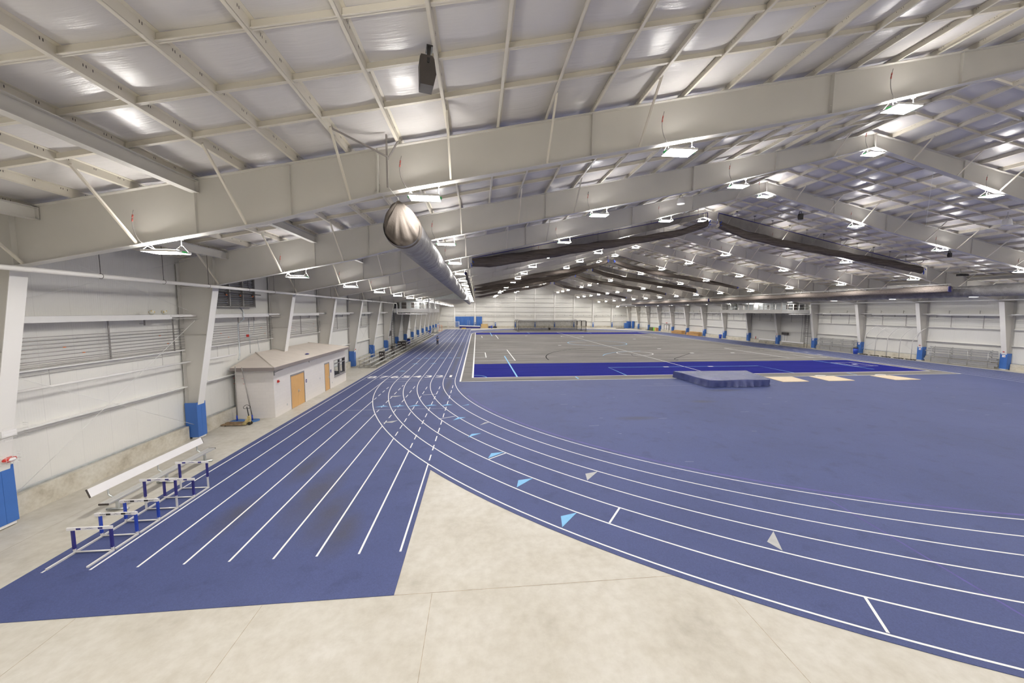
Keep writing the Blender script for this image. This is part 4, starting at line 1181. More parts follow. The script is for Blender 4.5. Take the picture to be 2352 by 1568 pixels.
sp = [(41.35, 47.6), (48.6, 54.4), (55.3, 61.4), (63.4, 69.0), (70.2, 76.2), (77.6, 83.6), (84.8, 90.8), (91.8, 97.4)]
for i, (a, c) in enumerate(sp): bleacher(a, c, f'low aluminium bleacher along the left wall, {ORD[i + 1]} one past the block hut')
def bin_(name, x, y, h, w, body, lid, lab, cat='trash bin', square=True):
    t = thing(name, lab, cat, (x, y, 0), 'bins along the side walls')
    b = MB()
    if square: b.box(x - w / 2, x + w / 2, y - w / 2, y + w / 2, .02, h * .86)
    else: b.lathe([(w * .40, .0), (w * .5, h * .86)], (x, y, 0), 20)
    b.build('bin_body', body, t)
    b = MB()
    if square:
        b.box(x - w / 2 - .01, x + w / 2 + .01, y - w / 2 - .01, y + w / 2 + .01, h * .87, h)
    else: b.lathe([(w * .53, h * .86), (w * .53, h * .9), (w * .45, h * .97), (w * .2, h), (0, h)], (x, y, 0), 20)
    b.build('lid', lid, t)
    if square and body is M['dark']:
        b = MB()
        for q in (-.12, .12): b.box(x + q - .07, x + q + .07, y - w / 2 - .014, y - w / 2 - .002, h * .72, h * .83)
        b.build('bin_label', M['paper'], t)
bin_('recycling_bin', -12.25, 48.05, 1.13, .62, M['dark'], M['black'], 'dark square recycling bin between the first and second bleachers')
bin_('trash_bin', -12.4, 54.85, 1.2, .6, M['dark'], M['black'], 'round dark trash bin between the second and third bleachers', square=False)
bin_('recycling_bin', -12.95, 62.3, 1.25, .6, M['dark'], M['black'], 'dark square bin after the third bleacher, nearer the wall')
bin_('recycling_bin', -12.25, 62.4, 1.25, .6, M['dark'], M['black'], 'dark square bin after the third bleacher, nearer the track')
bin_('trash_bin', -12.8, 69.6, 1.2, .62, M['blue'], M['black'], 'blue trash bin with black lid among the left bleachers', square=False)
bin_('trash_bin', -12.6, 98.4, 1.2, .62, M['blue'], M['black'], 'blue trash bin at the far end of the left bleachers', square=False)
b = MB(); b.box(-14.3, -13.9, 59.3, 60.6, 2.35, 3.15); o = b.build('wall_cabinet', M['dark'], None); tag(recentre(o), 'dark electrical cabinet on the left wall below the left mezzanine', 'cabinet')
b = MB()
for x in (-13.9, -13.55): b.tube([(x, 60.9, 0.02), (x, 60.9, 6.1)], .06, 8)
for k in range(15): b.tube([(-13.9, 60.9, .3 + .38 * k), (-13.55, 60.9, .3 + .38 * k)], .02, 6)
tag(b.build('ladder', M['grey'], None), 'grey fixed ladder rising to the left mezzanine', 'ladder')
# equipment rack full of hurdles near the far left corner
t = thing('hurdle_cart', 'cart piled with grey folded hurdles in the far left corner', 'hurdle cart', (-12.0, 106, 0))
b = MB(); b.box(-13.1, -11.0, 104.2, 108.2, .12, .2)
for x in (-12.9, -11.2):
    for y in (104.4, 108.0): b.tube([(x - .03, y, .07), (x + .03, y, .07)], .07, 10)
b.build('cart_bed', M['grey'], t)
rs = random.Random(9)
for k in range(16):
    y = 104.4 + k * .24; x = -12.05 + rs.uniform(-.12, .12); l = rs.uniform(-.25, .25)
    b = MB(); b.tube([(x - .6, y, .2), (x - .6 + l, y + .25, 1.1 + rs.uniform(0, .5)), (x + .6 + l, y + .25, 1.1 + rs.uniform(0, .5)), (x + .6, y, .2)], .03, 6)
    b.beam((x - .62 + l, y + .27, 1.25), (x + .62 + l, y + .27, 1.25 + rs.uniform(-.1, .2)), .03, .09); b.build('folded_hurdle', M['galv'], t)
t = thing('barrier_gate', 'orange barrier stand beside the far end of the straight track', 'barrier', (-11.9, 118, 0))
b = MB()
for x in (-12.6, -12.0, -11.2): b.tube([(x, 118, .05), (x, 118, 1.8)], .05, 8)
b.tube([(-12.6, 118, 1.75), (-11.2, 118, 1.75)], .04, 8); b.box(-12.75, -11.1, 117.7, 118.3, .0, .07)
b.build('barrier_frame', M['orange'], t)
b = MB(); b.box(-12.5, -12.15, 118.02, 118.06, .6, 2.3); b.build('white_panel', M['paper'], t)

# ================================================================== FAR END
t = thing('soccer_goal', 'white soccer goal standing in the far left corner', 'goal', (-8.4, 134, 0))
b = MB(); b.tube([(-10.6, 133.6, 0), (-10.6, 133.6, 2.44), (-6.5, 133.6, 2.44), (-6.5, 133.6, 0)], .07, 10)
b.build('goal_frame', M['paper'], t)
b = MB()
for x in (-10.6, -6.5): b.tube([(x, 133.6, 2.44), (x, 134.6, 2.44), (x, 135.6, 0.05), (x, 133.6, .05)], .05, 8)
b.tube([(-10.6, 135.6, .05), (-6.5, 135.6, .05)], .05, 8)
b.build('goal_back', M['paper'], t)
b = MB(); b.poly([(-6.5, 133.65, .05), (-6.5, 135.55, .05), (-6.5, 134.6, 2.4), (-6.5, 133.65, 2.4)]); b.poly([(-10.6, 135.55, .05), (-6.5, 135.55, .05), (-6.5, 134.6, 2.4), (-10.6, 134.6, 2.4)]); b.build('net', M['net_white'], t)
for i, (xa, xb) in enumerate(((-8.1, -1.15), (-.25, 1.95))):
    t = thing('wall_pad', ('wide' if i == 0 else 'narrow') + ' blue padded wall panel on the far wall behind the landing pit', 'wall pad', ((xa + xb) / 2, FAR - .3, .3), 'blue wall pads on the far wall')
    n = 6 if i == 0 else 2
    for k in range(n):
        b = MB(); w_ = (xb - xa) / n; b.box(xa + k * w_ + .008, xa + (k + 1) * w_ - .008, FAR - .34, FAR - .25, .35, 4.25); b.build('panel', M['pad'], t)
t = thing('landing_pit', 'wide navy pole vault landing pit with white top by the far wall', 'landing pit', (-2.5, 134.5, 0))
for k in range(2):
    b = MB(); x0 = -6.3 + 3.78 * k; b.prism([(x0, 133.4, .02), (x0 + 3.74, 133.4, .02), (x0 + 3.74, 133.4, .72 - .1 * k), (x0, 133.4, .85 - .1 * k)], (0, 3.2, 0)); c_ = b.build('cushion', M['navy'], t)
    b = MB(); b.prism([(x0, 133.35, .86 - .1 * k), (x0 + 3.74, 133.35, .73 - .1 * k), (x0 + 3.74, 133.35, .90 - .1 * k), (x0, 133.35, 1.02 - .1 * k)], (0, 3.3, 0)); b.build('top_sheet', M['line'], t)
b = MB(); b.box(-5.4, -3.9, 130.7, 131.4, .013, .32); o = b.build('foam_block', M['yellow'], None); tag(recentre(o), 'yellow foam block lying in front of the far landing pit', 'foam block')
b = MB(); b.box(1.55, 4.1, 137.0, 138.4, .02, 1.5)
for z in (.02, 1.42): b.box(1.5, 4.15, 136.95, 137.0, z, z + .08)
b.tube([(3.4, 136.96, .5), (3.4, 136.94, .5)], .15, 12)
o = b.build('plywood_box', M['boxwood'], None); tag(recentre(o), 'pale plywood box standing at the far wall right of the blue pads', 'box')
for i, x in enumerate((5.05, 6.75)):
    b = MB(); b.lathe([(.75, 0), (.8, .25), (.55, .6), (.2, .75), (0, .75)], (x, 136.9, .01), 14); o = b.build('equipment_bag', M['pad2' if i == 0 else 'black'], None)
    tag(recentre(o), ('dark blue' if i == 0 else 'black') + ' equipment bag slumped by the far wall beside the plywood box', 'bag')
bin_('trash_bin', 5.45, 133.6, 1.0, .62, M['blue'], M['blue'], 'blue trash bin alone near the far wall beside the bags', square=False)
b = MB(); b.tube([(-3.4, 136.9, .01), (-3.4, 136.9, 3.0)], .04, 6); b.tube([(-2.7, 136.9, .01), (-2.7, 136.9, 2.8)], .04, 6)
tag(b.build('vault_standards', M['galv'], None), 'pair of grey vault uprights in front of the far blue wall pad', 'uprights')
# batting cage
t = thing('batting_cage', 'long black framed batting cage with net on the far turf', 'batting cage', (23.5, 117, .027))
for s, xs_ in ((-1, (12.75,)), (1, (34.4,))):
    for k, y in enumerate((112.0, 117.2, 122.4)):
        x = xs_[0]; b = MB()
        b.tube([(x, y, .03), (x, y, 3.1), (x - s * .25, y, 3.4), (x - s * 1.0, y, 3.45)], .07, 8); b.tube([(x - .5, y, .095), (x + .5, y, .095)], .06, 6)
        b.build('post', M['dark'], t)
        b = MB(); b.box(x - .14, x + .14, y - .14, y + .14, 1.6, 3.2)
        if s > 0: b.build('post_pad', M['dark'], t)
b = MB()
for y in (112.0, 122.4): b.tube([(12.9, y, 3.42)] + [(12.9 + 21.4 * k / 8, y, 3.38 - .09 * sin(pi * (k % 2 + .0))) for k in range(1, 8)] + [(34.3, y, 3.42)], .06, 6)
b.build('top_cable', M['dark'], t)
b = MB()
b.poly([(12.8, 112.0, .1), (34.35, 112.0, .1), (34.35, 112.0, 3.4), (12.8, 112.0, 3.4)]); b.poly([(12.8, 122.4, .1), (34.35, 122.4, .1), (34.35, 122.4, 3.4), (12.8, 122.4, 3.4)])
b.build('side_net', M['net_bat'], t)
b = MB(); b.tube([(12.9, 117, 3.47), (34.3, 117, 3.47)], .05, 6); b.poly([(12.9, 112.0, 3.44), (34.3, 112.0, 3.44), (34.3, 122.4, 3.44), (12.9, 122.4, 3.44)]); b.build('roof_net', M['net_white'], t)
b = MB(); b.tube([(24.3, 121, .03), (24.3, 121, 2.0)], .05, 6); b.box(24.1, 24.7, 120.6, 121.2, .03, .8); o = b.build('pitching_machine', M['black'], None); tag(recentre(o), 'small black pitching machine inside the far batting cage', 'machine')
for k, x in enumerate((52.3, 52.9, 53.5, 54.1, 54.7)):
    y = 131.4 - .08 * k
    t = thing('curved_post', f'white curved net post parked in the far right corner, {ORD[k + 1]} from the left', 'curved post', (x, y, 0), 'curved posts in the far right corner')
    b = MB(); b.tube([(x, y, .1), (x, y, 2.4), (x + .2, y, 3.1), (x + .75, y, 3.85), (x + 1.1, y, 4.18)], .05, 8); b.build('post', M['paper'], t)
    b = MB(); b.box(x - .25, x + .25, y - .9, y + .9, .03, .14); b.build('base', M['black'], t)
for i, (x0, x1, y, z) in enumerate(((55.3, 56.7, 131.5, 2.0), (56.7, 58.2, 132.6, 2.6), (58.2, 58.7, 131.0, 2.7))):
    b = MB(); b.box(x0, x1, y, y + .9, .05, z)
    for k in (1, 2): b.box(x0 + (x1 - x0) * k / 3 - .02, x0 + (x1 - x0) * k / 3 + .02, y - .03, y, .05, z)
    o = b.build('folded_mat', M['pad'], None); tag(recentre(o), f'stack of upright folded blue mats in the far right corner, {ORD[i + 1]} from the left', 'folded mat', 'folded mats in the far right corner')

# ================================================================== RIGHT WALL
def tipped_bleacher(ya, yb, lab):
    t = thing('tipped_bleacher', lab, 'bleacher', (58.3, (ya + yb) / 2, 0), 'aluminium bleachers tipped up against the right wall')
    for k, (z, x, d) in enumerate(((.42, 58.06, .3), (.92, 58.12, .16), (1.12, 58.2, -.1), (1.52, 58.06, .22), (1.74, 58.16, .05), (2.02, 58.24, -.1), (.18, 58.15, -.3), (.66, 58.2, .0))):
        b = MB(); b.box(x - .02, x + .02, ya - d * .5, yb + d, z - .13, z + .1 if k % 2 == 0 else z + .02); b.build('plank', M['alu'], t)
    for k in range(4):
        y = ya + .55 + (yb - ya - 1.1) * k / 3
        b = MB(); b.beam((58.32, y, .02), (58.34, y, 2.1), .05, .05); b.beam((58.3, y, .05), (58.05, y - .25, .05), .04, .04)
        for z in (.3, .8, 1.3, 1.8): b.beam((58.32, y, z), (58.04, y, z + .12), .04, .04)
        b.tube([(58.02, y + .12, .06), (58.02, y + .12, 1.95)], .022, 6)
        b.build('support_frame', M['alu'], t)
tipped_bleacher(35.0, 41.3, 'aluminium bleacher tipped up on the right wall, nearest the camera')
tipped_bleacher(50.2, 56.5, 'aluminium bleacher tipped up on the right wall beyond the curved posts')
for k, y in enumerate((48.75, 47.25, 45.75, 44.2, 42.8)):
    t = thing('curved_post', f'grey curved net post against the right wall, {ORD[k + 1]} from the left', 'curved post', (57.9, y, 0), 'curved posts along the right wall')
    b = MB(); b.tube([(57.75, y, .12), (57.75, y, 2.5), (57.8, y - .1, 3.0), (57.95, y - .45, 3.65), (58.1, y - .85, 4.15), (58.3, y - 1.0, 4.3)], .042, 8); b.build('post', M['alu_light'], t)
    b = MB(); b.beam((57.7, y - .6, .09), (57.7, y + .6, .09), .12, .08); b.beam((57.4, y, .09), (58.2, y, .09), .1, .06)
    for yy in (-.52, -.1, .4): b.tube([(57.66, y + yy, .08), (57.74, y + yy, .08)], .075, 8)
    b.build('wheeled_base', M['black'], t)
bin_('trash_bin', 57.55, 49.78, 1.0, .62, M['blue'], M['black'], 'blue trash bin with black lid by the right wall curved posts', square=False)
bin_('trash_bin', 57.9, 81.3, .98, .66, M['blue'], M['blue'], 'blue trash bin beside a right column beyond the right mezzanine', square=False)
for i, (ya, yb) in enumerate(((65.7, 70.2), (59.75, 64.5))):
    t = thing('team_bench', f'long white bench along the right wall under the mezzanine, {"farther" if i == 0 else "nearer"} one', 'bench', (58.5, (ya + yb) / 2, 0), 'white benches along the right wall')
    b = MB(); b.beam((58.56, ya, .74), (58.56, yb, .74), .04, .26, (.35, 0, 1)); b.build('backrest', M['paper'], t)
    b = MB(); b.box(58.15, 58.42, ya, yb, .42, .46); b.build('seat', M['alu_seat'], t)
    for k in range(3):
        y = ya + .4 + (yb - ya - .8) * k / 2
        b = MB(); b.box(58.26, 58.32, y - .03, y + .03, .06, .42); b.tube([(58.0, y, .035), (58.6, y, .035)], .03, 6); b.tube([(58.3, y, .4), (58.5, y, .4), (58.58, y, .65)], .02, 6); b.build('leg', M['alu'], t)
b = MB(); b.box(58.55, 58.75, 63.2, 64.6, 2.02, 2.45); o = b.build('scoreboard', M['dark'], None); tag(o, 'small dark scoreboard box on the right wall below the mezzanine', 'scoreboard')
b = MB(); b.tube([(58.72, 63.5, 2.0), (58.72, 63.5, .8)], .02, 6); b.tube([(58.72, 64.0, 2.0), (58.72, 64.0, .8)], .02, 6); b.build('cable_drop', M['conduit'], o)
b = MB(); b.lathe([(.07, 0), (.07, .4), (.03, .46), (.03, .52), (0, .52)], (58.6, 71.1, .72), 12); o = b.build('fire_extinguisher', M['red'], None); tag(recentre(o), 'red fire extinguisher on the right wall beside the farther white bench', 'fire extinguisher')
t = thing('caged_ladder', 'grey fixed ladder rising from the right wall floor to the mezzanine', 'ladder', (58.4, 59.1, 0))
b = MB()
for y in (58.75, 59.35): b.tube([(58.3, y, .02), (58.3, y, 6.0)], .045, 8)
b.build('rail', M['grey'], t)
b = MB()
for k in range(17): b.tube([(58.3, 58.75, .3 + .35 * k), (58.3, 59.35, .3 + .35 * k)], .02, 6)
b.build('rung', M['grey'], t)
b = MB()
for z in (2.4, 3.4, 4.4, 5.4): b.tube([(58.3 - .38 * sin(a), 59.05 + .38 * cos(a), z) for a in [pi * q / 10 for q in range(11)]], .018, 5)
for a in (.5, 1.1, 1.57, 2.1, 2.7): b.tube([(58.3 - .38 * sin(a), 59.05 + .38 * cos(a), 2.4), (58.3 - .38 * sin(a), 59.05 + .38 * cos(a), 5.4)], .012, 5)
b.build('safety_cage', M['grey'], t)
b = MB(); b.tube([(58.6, 58.25, .8), (58.6, 58.25, 2.0), (58.6, 59.6, 2.1)], .04, 8); b.tube([(58.7, 60.0, .8), (58.7, 60.0, 6.0)], .03, 6); b.tube([(58.7, 60.4, .8), (58.7, 60.4, 6.0)], .03, 6)
tag(b.build('riser_pipe', M['grey'], None), 'grey pipes rising beside the caged ladder on the right wall', 'pipe')
def lumber(ya, yb, rows, lab):
    t = thing('lumber_stack', lab, 'lumber stack', (58.0, (ya + yb) / 2, 0), 'stacks of pale timber boards by the right wall')
    rs = random.Random(int(ya))
    for k in range(rows):
        b = MB(); o = rs.uniform(-.1, .1)
        b.box(57.15 + rs.uniform(0, .1), 58.15, ya + o, yb + o * .5 - (.25 * k if k > rows - 3 else 0), .02 + .15 * k, .02 + .15 * k + .115); b.build('board_layer', M['lumber'], t)
        b = MB(); b.box(57.2, 58.1, ya + .4, ya + .5, .137 + .15 * k, .168 + .15 * k); b.box(57.2, 58.1, yb - .8, yb - .7, .137 + .15 * k, .168 + .15 * k)
        if k < rows - 1: b.build('spacer', M['rust'], t)
lumber(96.4, 102.2, 7, 'stack of pale timber boards between right wall pads, farther one')
lumber(88.9, 94.4, 7, 'stack of pale timber boards between right wall pads, nearer one')
d1 = MB(); d1.box(58.7, 59.0, 106.4, 106.5, 0, 2.25); d1.box(58.7, 59.0, 109.2, 109.3, 0, 2.25); d1.box(58.7, 59.0, 106.4, 109.3, 2.2, 2.3); d1.box(58.75, 58.95, 107.85, 107.95, 0, 2.2)
door = struct(d1.build('door_1', M['grey']))
b = MB(); b.box(58.85, 58.9, 106.5, 107.85, .02, 2.2); b.box(58.85, 58.9, 107.95, 109.2, .02, 2.2); b.build('door_leaf', M['white'], door)
b = MB(); b.box(58.7, 58.78, 106.6, 109.1, 1.0, 1.06); b.build('push_bar', M['grey'], door)
b = MB(); b.box(58.5, 58.85, 107.5, 107.9, 2.75, 2.95); o = b.build('exit_sign', M['red'], None); tag(o, 'small red lit exit sign above the right wall door', 'exit sign')
text_mesh('lettering', 'EXIT', .2, M['paper'], o, Matrix.Translation((58.495, 107.7, 2.85)) @ Matrix.Rotation(-pi / 2, 4, 'Z') @ Matrix.Rotation(pi / 2, 4, 'X'))
for i, (ya, yb, z, mm, lab) in enumerate(((114.0, 116.6, 1.15, 'olive', 'olive tarp covered cart near the far right wall'), (113.1, 113.85, 1.15, 'lime', 'bright green upright mat beside the olive cart'), (112.0, 112.95, 1.1, 'lumber', 'brown wooden crate beside the bright green mat'))):
    b = MB(); b.box(57.5, 58.4, ya, yb, .06, z); 
    for k in range(3): b.box(57.48, 57.5, ya + (yb - ya) * (k + .2) / 3, ya + (yb - ya) * (k + .3) / 3, .1, z - .05)
    o = b.build(('covered_cart', 'folded_mat', 'crate')[i], M[mm], None); tag(recentre(o), lab, ('cart', 'folded mat', 'crate')[i])
for i, (y, z) in enumerate(((117.6, 2.3), (124.0, 2.2))):
    t = thing('ball_cage', f'grey wire rack on wheels by the far right wall, {"nearer" if i == 0 else "farther"} one', 'wire rack', (57.9, y, 0), 'wire racks by the far right wall')
    b = MB()
    for dy in (0, 1.7):
        b.tube([(57.6, y + dy, .1), (57.6, y + dy, z - .2), (57.7, y + dy, z), (58.2, y + dy, z), (58.3, y + dy, z - .2), (58.3, y + dy, .1)], .03, 6)
    for q in (.4, .9, 1.4, z): b.tube([(57.6, y, q), (57.6, y + 1.7, q)], .015, 5)
    b.build('rack_frame', M['galv'], t)
    b = MB(); b.box(57.5, 58.4, y - .1, y + 1.8, .03, .1); b.build('rack_base', M['black'], t)
# conduits on the right wall
for k in range(1, 15):
    ya, yb = FY[k + 1] - BAY + .35 + BAY, FY[k + 1] + BAY - .35
    if yb > 136: continue
    t = thing('conduit_rack', f'thin grey conduits along the right wall, {ORD[k]} bay counted from the near end', 'conduit rack', (58.8, (ya + yb) / 2, 4.6), 'conduit racks on the right wall')
    for z in (5.6, 5.4, 5.25, 4.75):
        b = MB(); b.tube([(58.7, ya, z), (58.7, yb, z)], .013 if z > 5 else .009, 6); b.build('conduit', M['conduit'], t)
    for y, z0, z1 in ((ya + 1.8, 4.5, 6.0), (ya + 4.7, 4.5, 6.0), (ya + 3.2, 5.7, 6.0), (ya + 6.2, 5.7, 6.0)):
        b = MB(); b.box(58.74, 58.78, y - .022, y + .022, z0, z1); b.box(58.78, 58.98, y - .01, y + .01, z0 + .05, z0 + .07); b.build('strut', M['conduit'], t)
    for y in (ya + 2.2, ya + 5.0):
        b = MB(); b.box(58.74, 58.78, y - .02, y + .02, 6.22, 6.6); b.box(58.78, 58.98, y - .01, y + .01, 6.5, 6.52); b.build('strut', M['conduit'], t)

# ================================================================== MEZZANINES
def mezz(s):
    X = (lambda x: x) if s < 0 else mx
    side = 'left' if s < 0 else 'right'
    ya, yb = FY[7], FY[9]
    t = thing('mezzanine', f'white steel mezzanine platform hung from the rafters on the {side} side', 'mezzanine', (X(-10.2), (ya + yb) / 2, 6.1))
    def bx(b, x0, x1, *r): a, c = sorted((X(x0), X(x1))); b.box(a, c, *r)
    b = MB(); bx(b, -13.3, -7.5, ya + .02, yb, 6.40, 6.46)
    b.build('deck', M['galv'], t)
    b = MB()
    bx(b, -7.5, -7.4, ya - .1, yb + .1, 6.12, 6.62); bx(b, -12.75, -7.5, ya - .1, ya, 6.14, 6.55); bx(b, -12.75, -7.5, yb, yb + .1, 6.14, 6.55)
    bx(b, -12.75, -7.5, (ya + yb) / 2 - .06, (ya + yb) / 2 + .06, 6.14, 6.40); bx(b, -10.2, -10.1, ya, yb, 6.16, 6.40)
    b.build('edge_beam', M['white'], t)
    for y in (ya, (ya + yb) / 2, yb):
        b = MB(); bx(b, -7.53, -7.37, y - .08, y + .08, 6.12, botz(-7.45) - .0); b.build('hanger_post', M['white'], t)
    b = MB()
    for z in (7.68, 7.15): b.tube([(X(-7.45), ya, z), (X(-7.45), yb, z)], .025, 6); b.tube([(X(-12.8), ya - .05, z), (X(-7.5), ya - .05, z)], .025, 6)
    b.build('rail', M['white'], t)
    for k in range(1, 12):
        if k in (6,): continue
        y = ya + (yb - ya) * k / 12; b = MB(); bx(b, -7.48, -7.42, y - .03, y + .03, 6.6, 7.68); b.build('rail_post', M['white'], t)
    for k in range(1, 5):
        x = -12.8 + 5.3 * k / 5; b = MB(); bx(b, x - .03, x + .03, ya - .08, ya - .02, 6.55, 7.68); b.build('rail_post', M['white'], t)
    b = MB(); bx(b, -12.75, -7.45, ya - .06, ya - .045, 6.56, 6.72); bx(b, -7.45, -7.435, ya, yb, 6.62, 6.76); b.build('toe_plate', M['white'], t)
    # air handling unit and ductwork on the deck
    u = thing('air_handler', f'galvanised air handling unit on the {side} mezzanine', 'air handler', (X(-10.6), 65, 6.46), 'air handlers on the mezzanines')
    b = MB(); bx(b, -12.3, -9.2, 59.5, 68.5, 6.47, 8.0); b.build('cabinet', M['galv'], u)
    b = MB()
    for y in (61.5, 63.8, 66.2): bx(b, -9.2, -9.17, y - .02, y + .02, 6.5, 7.95)
    for y in (62.6, 65): bx(b, -9.2, -9.15, y - .3, y + .3, 6.9, 7.6)
    b.build('access_panel', M['grey'], u)
    b = MB(); bx(b, -10.4, -9.9, 59.42, 59.5, 6.9, 7.7); bx(b, -11.9, -11.2, 59.42, 59.5, 6.7, 7.8); b.build('filter_grille', M['dark'], u)
    return t
mezz(-1); mezz(1)
# galvanised trunk from the left unit to the round duct
t = thing('trunk_duct', 'galvanised rectangular trunk duct feeding the left round duct', 'duct', (-5.5, 65.6, 8.4))
b = MB(); b.box(-9.6, -1.65, 66.1, 68.2, 8.44, 9.64); b.build('duct_body', M['galv'], t)
for x in (-8.6, -7.2, -5.8, -4.4, -3.0):
    b = MB(); b.box(x - .02, x + .02, 66.05, 68.25, 8.39, 9.68); b.build('flange_ring', M['galv'], t)
b = MB(); b.box(-9.6, -1.6, 66.04, 66.1, 8.40, 8.52); b.build('bottom_angle', M['paper'], t)
b = MB(); b.box(-9.9, -9.3, 66.2, 68.0, 8.0, 9.2); b.build('riser', M['galv'], t)
t = thing('trunk_duct', 'galvanised ductwork rising from the right mezzanine to the round duct', 'duct', (52.3, 65.5, 8.0))
b = MB()
b.lathe([(.62, 0), (.62, 1.35), (.55, 1.42), (0, 1.42)], (53.4, 71.2, 6.47), 24); b.box(53.0, 53.8, 70.8, 71.6, 7.9, 8.6)
b.build('elbow_duct', M['galv'], t)
b = MB(); b.box(51.2, 53.6, 66.1, 67.6, 7.85, 8.7); b.build('duct_body', M['galv'], t)

# ================================================================== FABRIC DUCTS
def round_duct(x, z, r, ya, yb, lab, cap):
    t = thing('fabric_duct', lab, 'duct', (x, (ya + yb) / 2, z))
    b = MB(); n = 40; rows = []
    ys = []; y = ya
    while y < yb: ys.append(y); y += .09 if y < 45 else .6
    ys.append(yb)
    vv = []
    rs = random.Random(2)
    for q, y in enumerate(ys):
        for j in range(n):
            a = 2 * pi * j / n
            f = abs(((y - ya + .16 * cos(a - .6)) / .72) % 1 - .5) * 2
            rr = r * (1 - .085 * (1 - f ** 1.5) * (.45 + .55 * sin(a * 1.0 + 2.2 * int((y - ya) / .72)) ** 2) + .010 * sin(7 * a + y * 3.3) * (1 - f) + .012 * sin(4 * a - y * 5.1) * (1 - f))
            vv.append((x + rr * sin(a), y + .05 * cos(a), z + rr * cos(a) * 1.0))
    N = len(ys)
    b.add(vv, [(q * n + j, q * n + (j + 1) % n, (q + 1) * n + (j + 1) % n, (q + 1) * n + j)[::-1] for q in range(N - 1) for j in range(n)], 0, True)
    b.add([vv[(N - 1) * n + j] for j in range(n)], [tuple(range(n))[::-1]])
    b.build('duct_tube', M['duct'], t)
    b = MB()
    y = ya + .55; k = 0
    while y < min(yb, 75):
        for a, dy in ((2.0, 0), (2.0, .12), (2.25, .38), (2.25, .5), (-2.0, 0), (-2.0, .12), (-2.25, .38), (-2.25, .5), (-1.2, .2), (-1.2, .3), (1.2, .2)):
            c = Vector((sin(a), 0, cos(a))); p = Vector((x, y + dy, z)) + c * (r * 1.012); e1 = Vector((0, 1, 0)); e2 = c.cross(e1)
            b.poly([p + (e1 * cos(q * pi / 3) + e2 * sin(q * pi / 3)) * .022 for q in range(6)])
        y += .78; k += 1
    h = b.build('air_hole', M['black'], t); h['kind'] = 'stuff'
    if cap:
        b = MB(); tip = Vector((x - .02, ya - .28, z + .80)); vv = []; n = 48; R_ = 9
        for q in range(R_):
            f = q / (R_ - 1); g = f ** .80
            for j in range(n):
                a = 2 * pi * j / n
                pl = 1 + (.13 * sin(9 * a + 1) + .08 * sin(15 * a)) * sin(pi * min(1, f * 1.05)) 
                rim = Vector((x + r * 1.02 * sin(a) * pl, ya - .34 * (1 - f ** 2) + .12 * f, z + r * 1.02 * cos(a) * pl))
                vv.append(tip.lerp(rim, g) if f < 1 else Vector((x + r * 1.025 * sin(a), ya + .28, z + r * 1.025 * cos(a))))
        b.add(vv, [(q * n + j, q * n + (j + 1) % n, (q + 1) * n + (j + 1) % n, (q + 1) * n + j)[::-1] for q in range(R_ - 1) for j in range(n)], 0, True)
        b.build('end_bag', M['bag'], t)
        b = MB(); b.tube([tip, tip + Vector((0, -.1, .05))], .02, 6); b.tube([tip + Vector((0, -.05, .03)), (x - .1, 11.0, 9.95)], .006, 5); b.build('tie_cable', M['white'], t)
    k = 0
    for y in FY:
        if y < ya + .5 or y > yb: continue
        b = MB()
        b.tube([(x, y, z + r + .0), (x, y, botz(x))], .01, 5); b.build('suspension_cable', M['white'], t)
    return t
round_duct(-2.42, 9.08, .60, 12.35, 122, 'grey round fabric duct with gathered end bag running under the left rafters', True)
round_duct(49.7, 8.5, .58, 13.0, 122, 'grey round fabric duct running along the right side under the rafters', False)
t = thing('duct_support', 'grey strut hanger holding the near end of the left round duct', 'bracket', (-2.52, 11.0, 9.9))
b = MB(); b.box(-2.545, -2.495, 10.975, 11.025, 9.92, 11.36); b.build('drop_strut', M['conduit'], t)
b = MB(); b.beam((-2.5, 10.98, 10.75), (-3.72, 10.2, 11.1), .04, .04); b.beam((-2.5, 11.02, 10.7), (-2.25, 11.3, 11.35), .04, .04); b.build('diagonal_strut', M['conduit'], t)

# ================================================================== DIVIDER NETS
def bunch(b, pts, w, hs, seed, m=0, n=30, axis='x'):
    """a long roll of bunched netting: lumpy folds along a path; hs = half heights"""
    rs = random.Random(seed); N = len(pts); vv = []
    fold = [(rs.uniform(.6, 1.0), rs.uniform(0, 6.28), rs.uniform(.2, .7)) for _ in range(n)]
    for i, (p, h) in enumerate(zip(pts, hs)):
        for j in range(n):
            a = 2 * pi * j / n; A, ph_, fr = fold[j]
            k = .80 + .20 * (1 if j % 2 else .55) * A + .06 * sin(i * fr + ph_)
            o, zz = w * cos(a) * k, h * sin(a) * k
            vv.append((p[0], p[1] + o, p[2] + zz) if axis == 'x' else (p[0] + o, p[1], p[2] + zz))
    b.add(vv, [(i * n + j, i * n + (j + 1) % n, (i + 1) * n + (j + 1) % n, (i + 1) * n + j) for i in range(N - 1) for j in range(n)], m, True)
    b.add([vv[j] for j in range(n)], [tuple(range(n))], m); b.add([vv[(N - 1) * n + j] for j in range(n)], [tuple(range(n))], m)
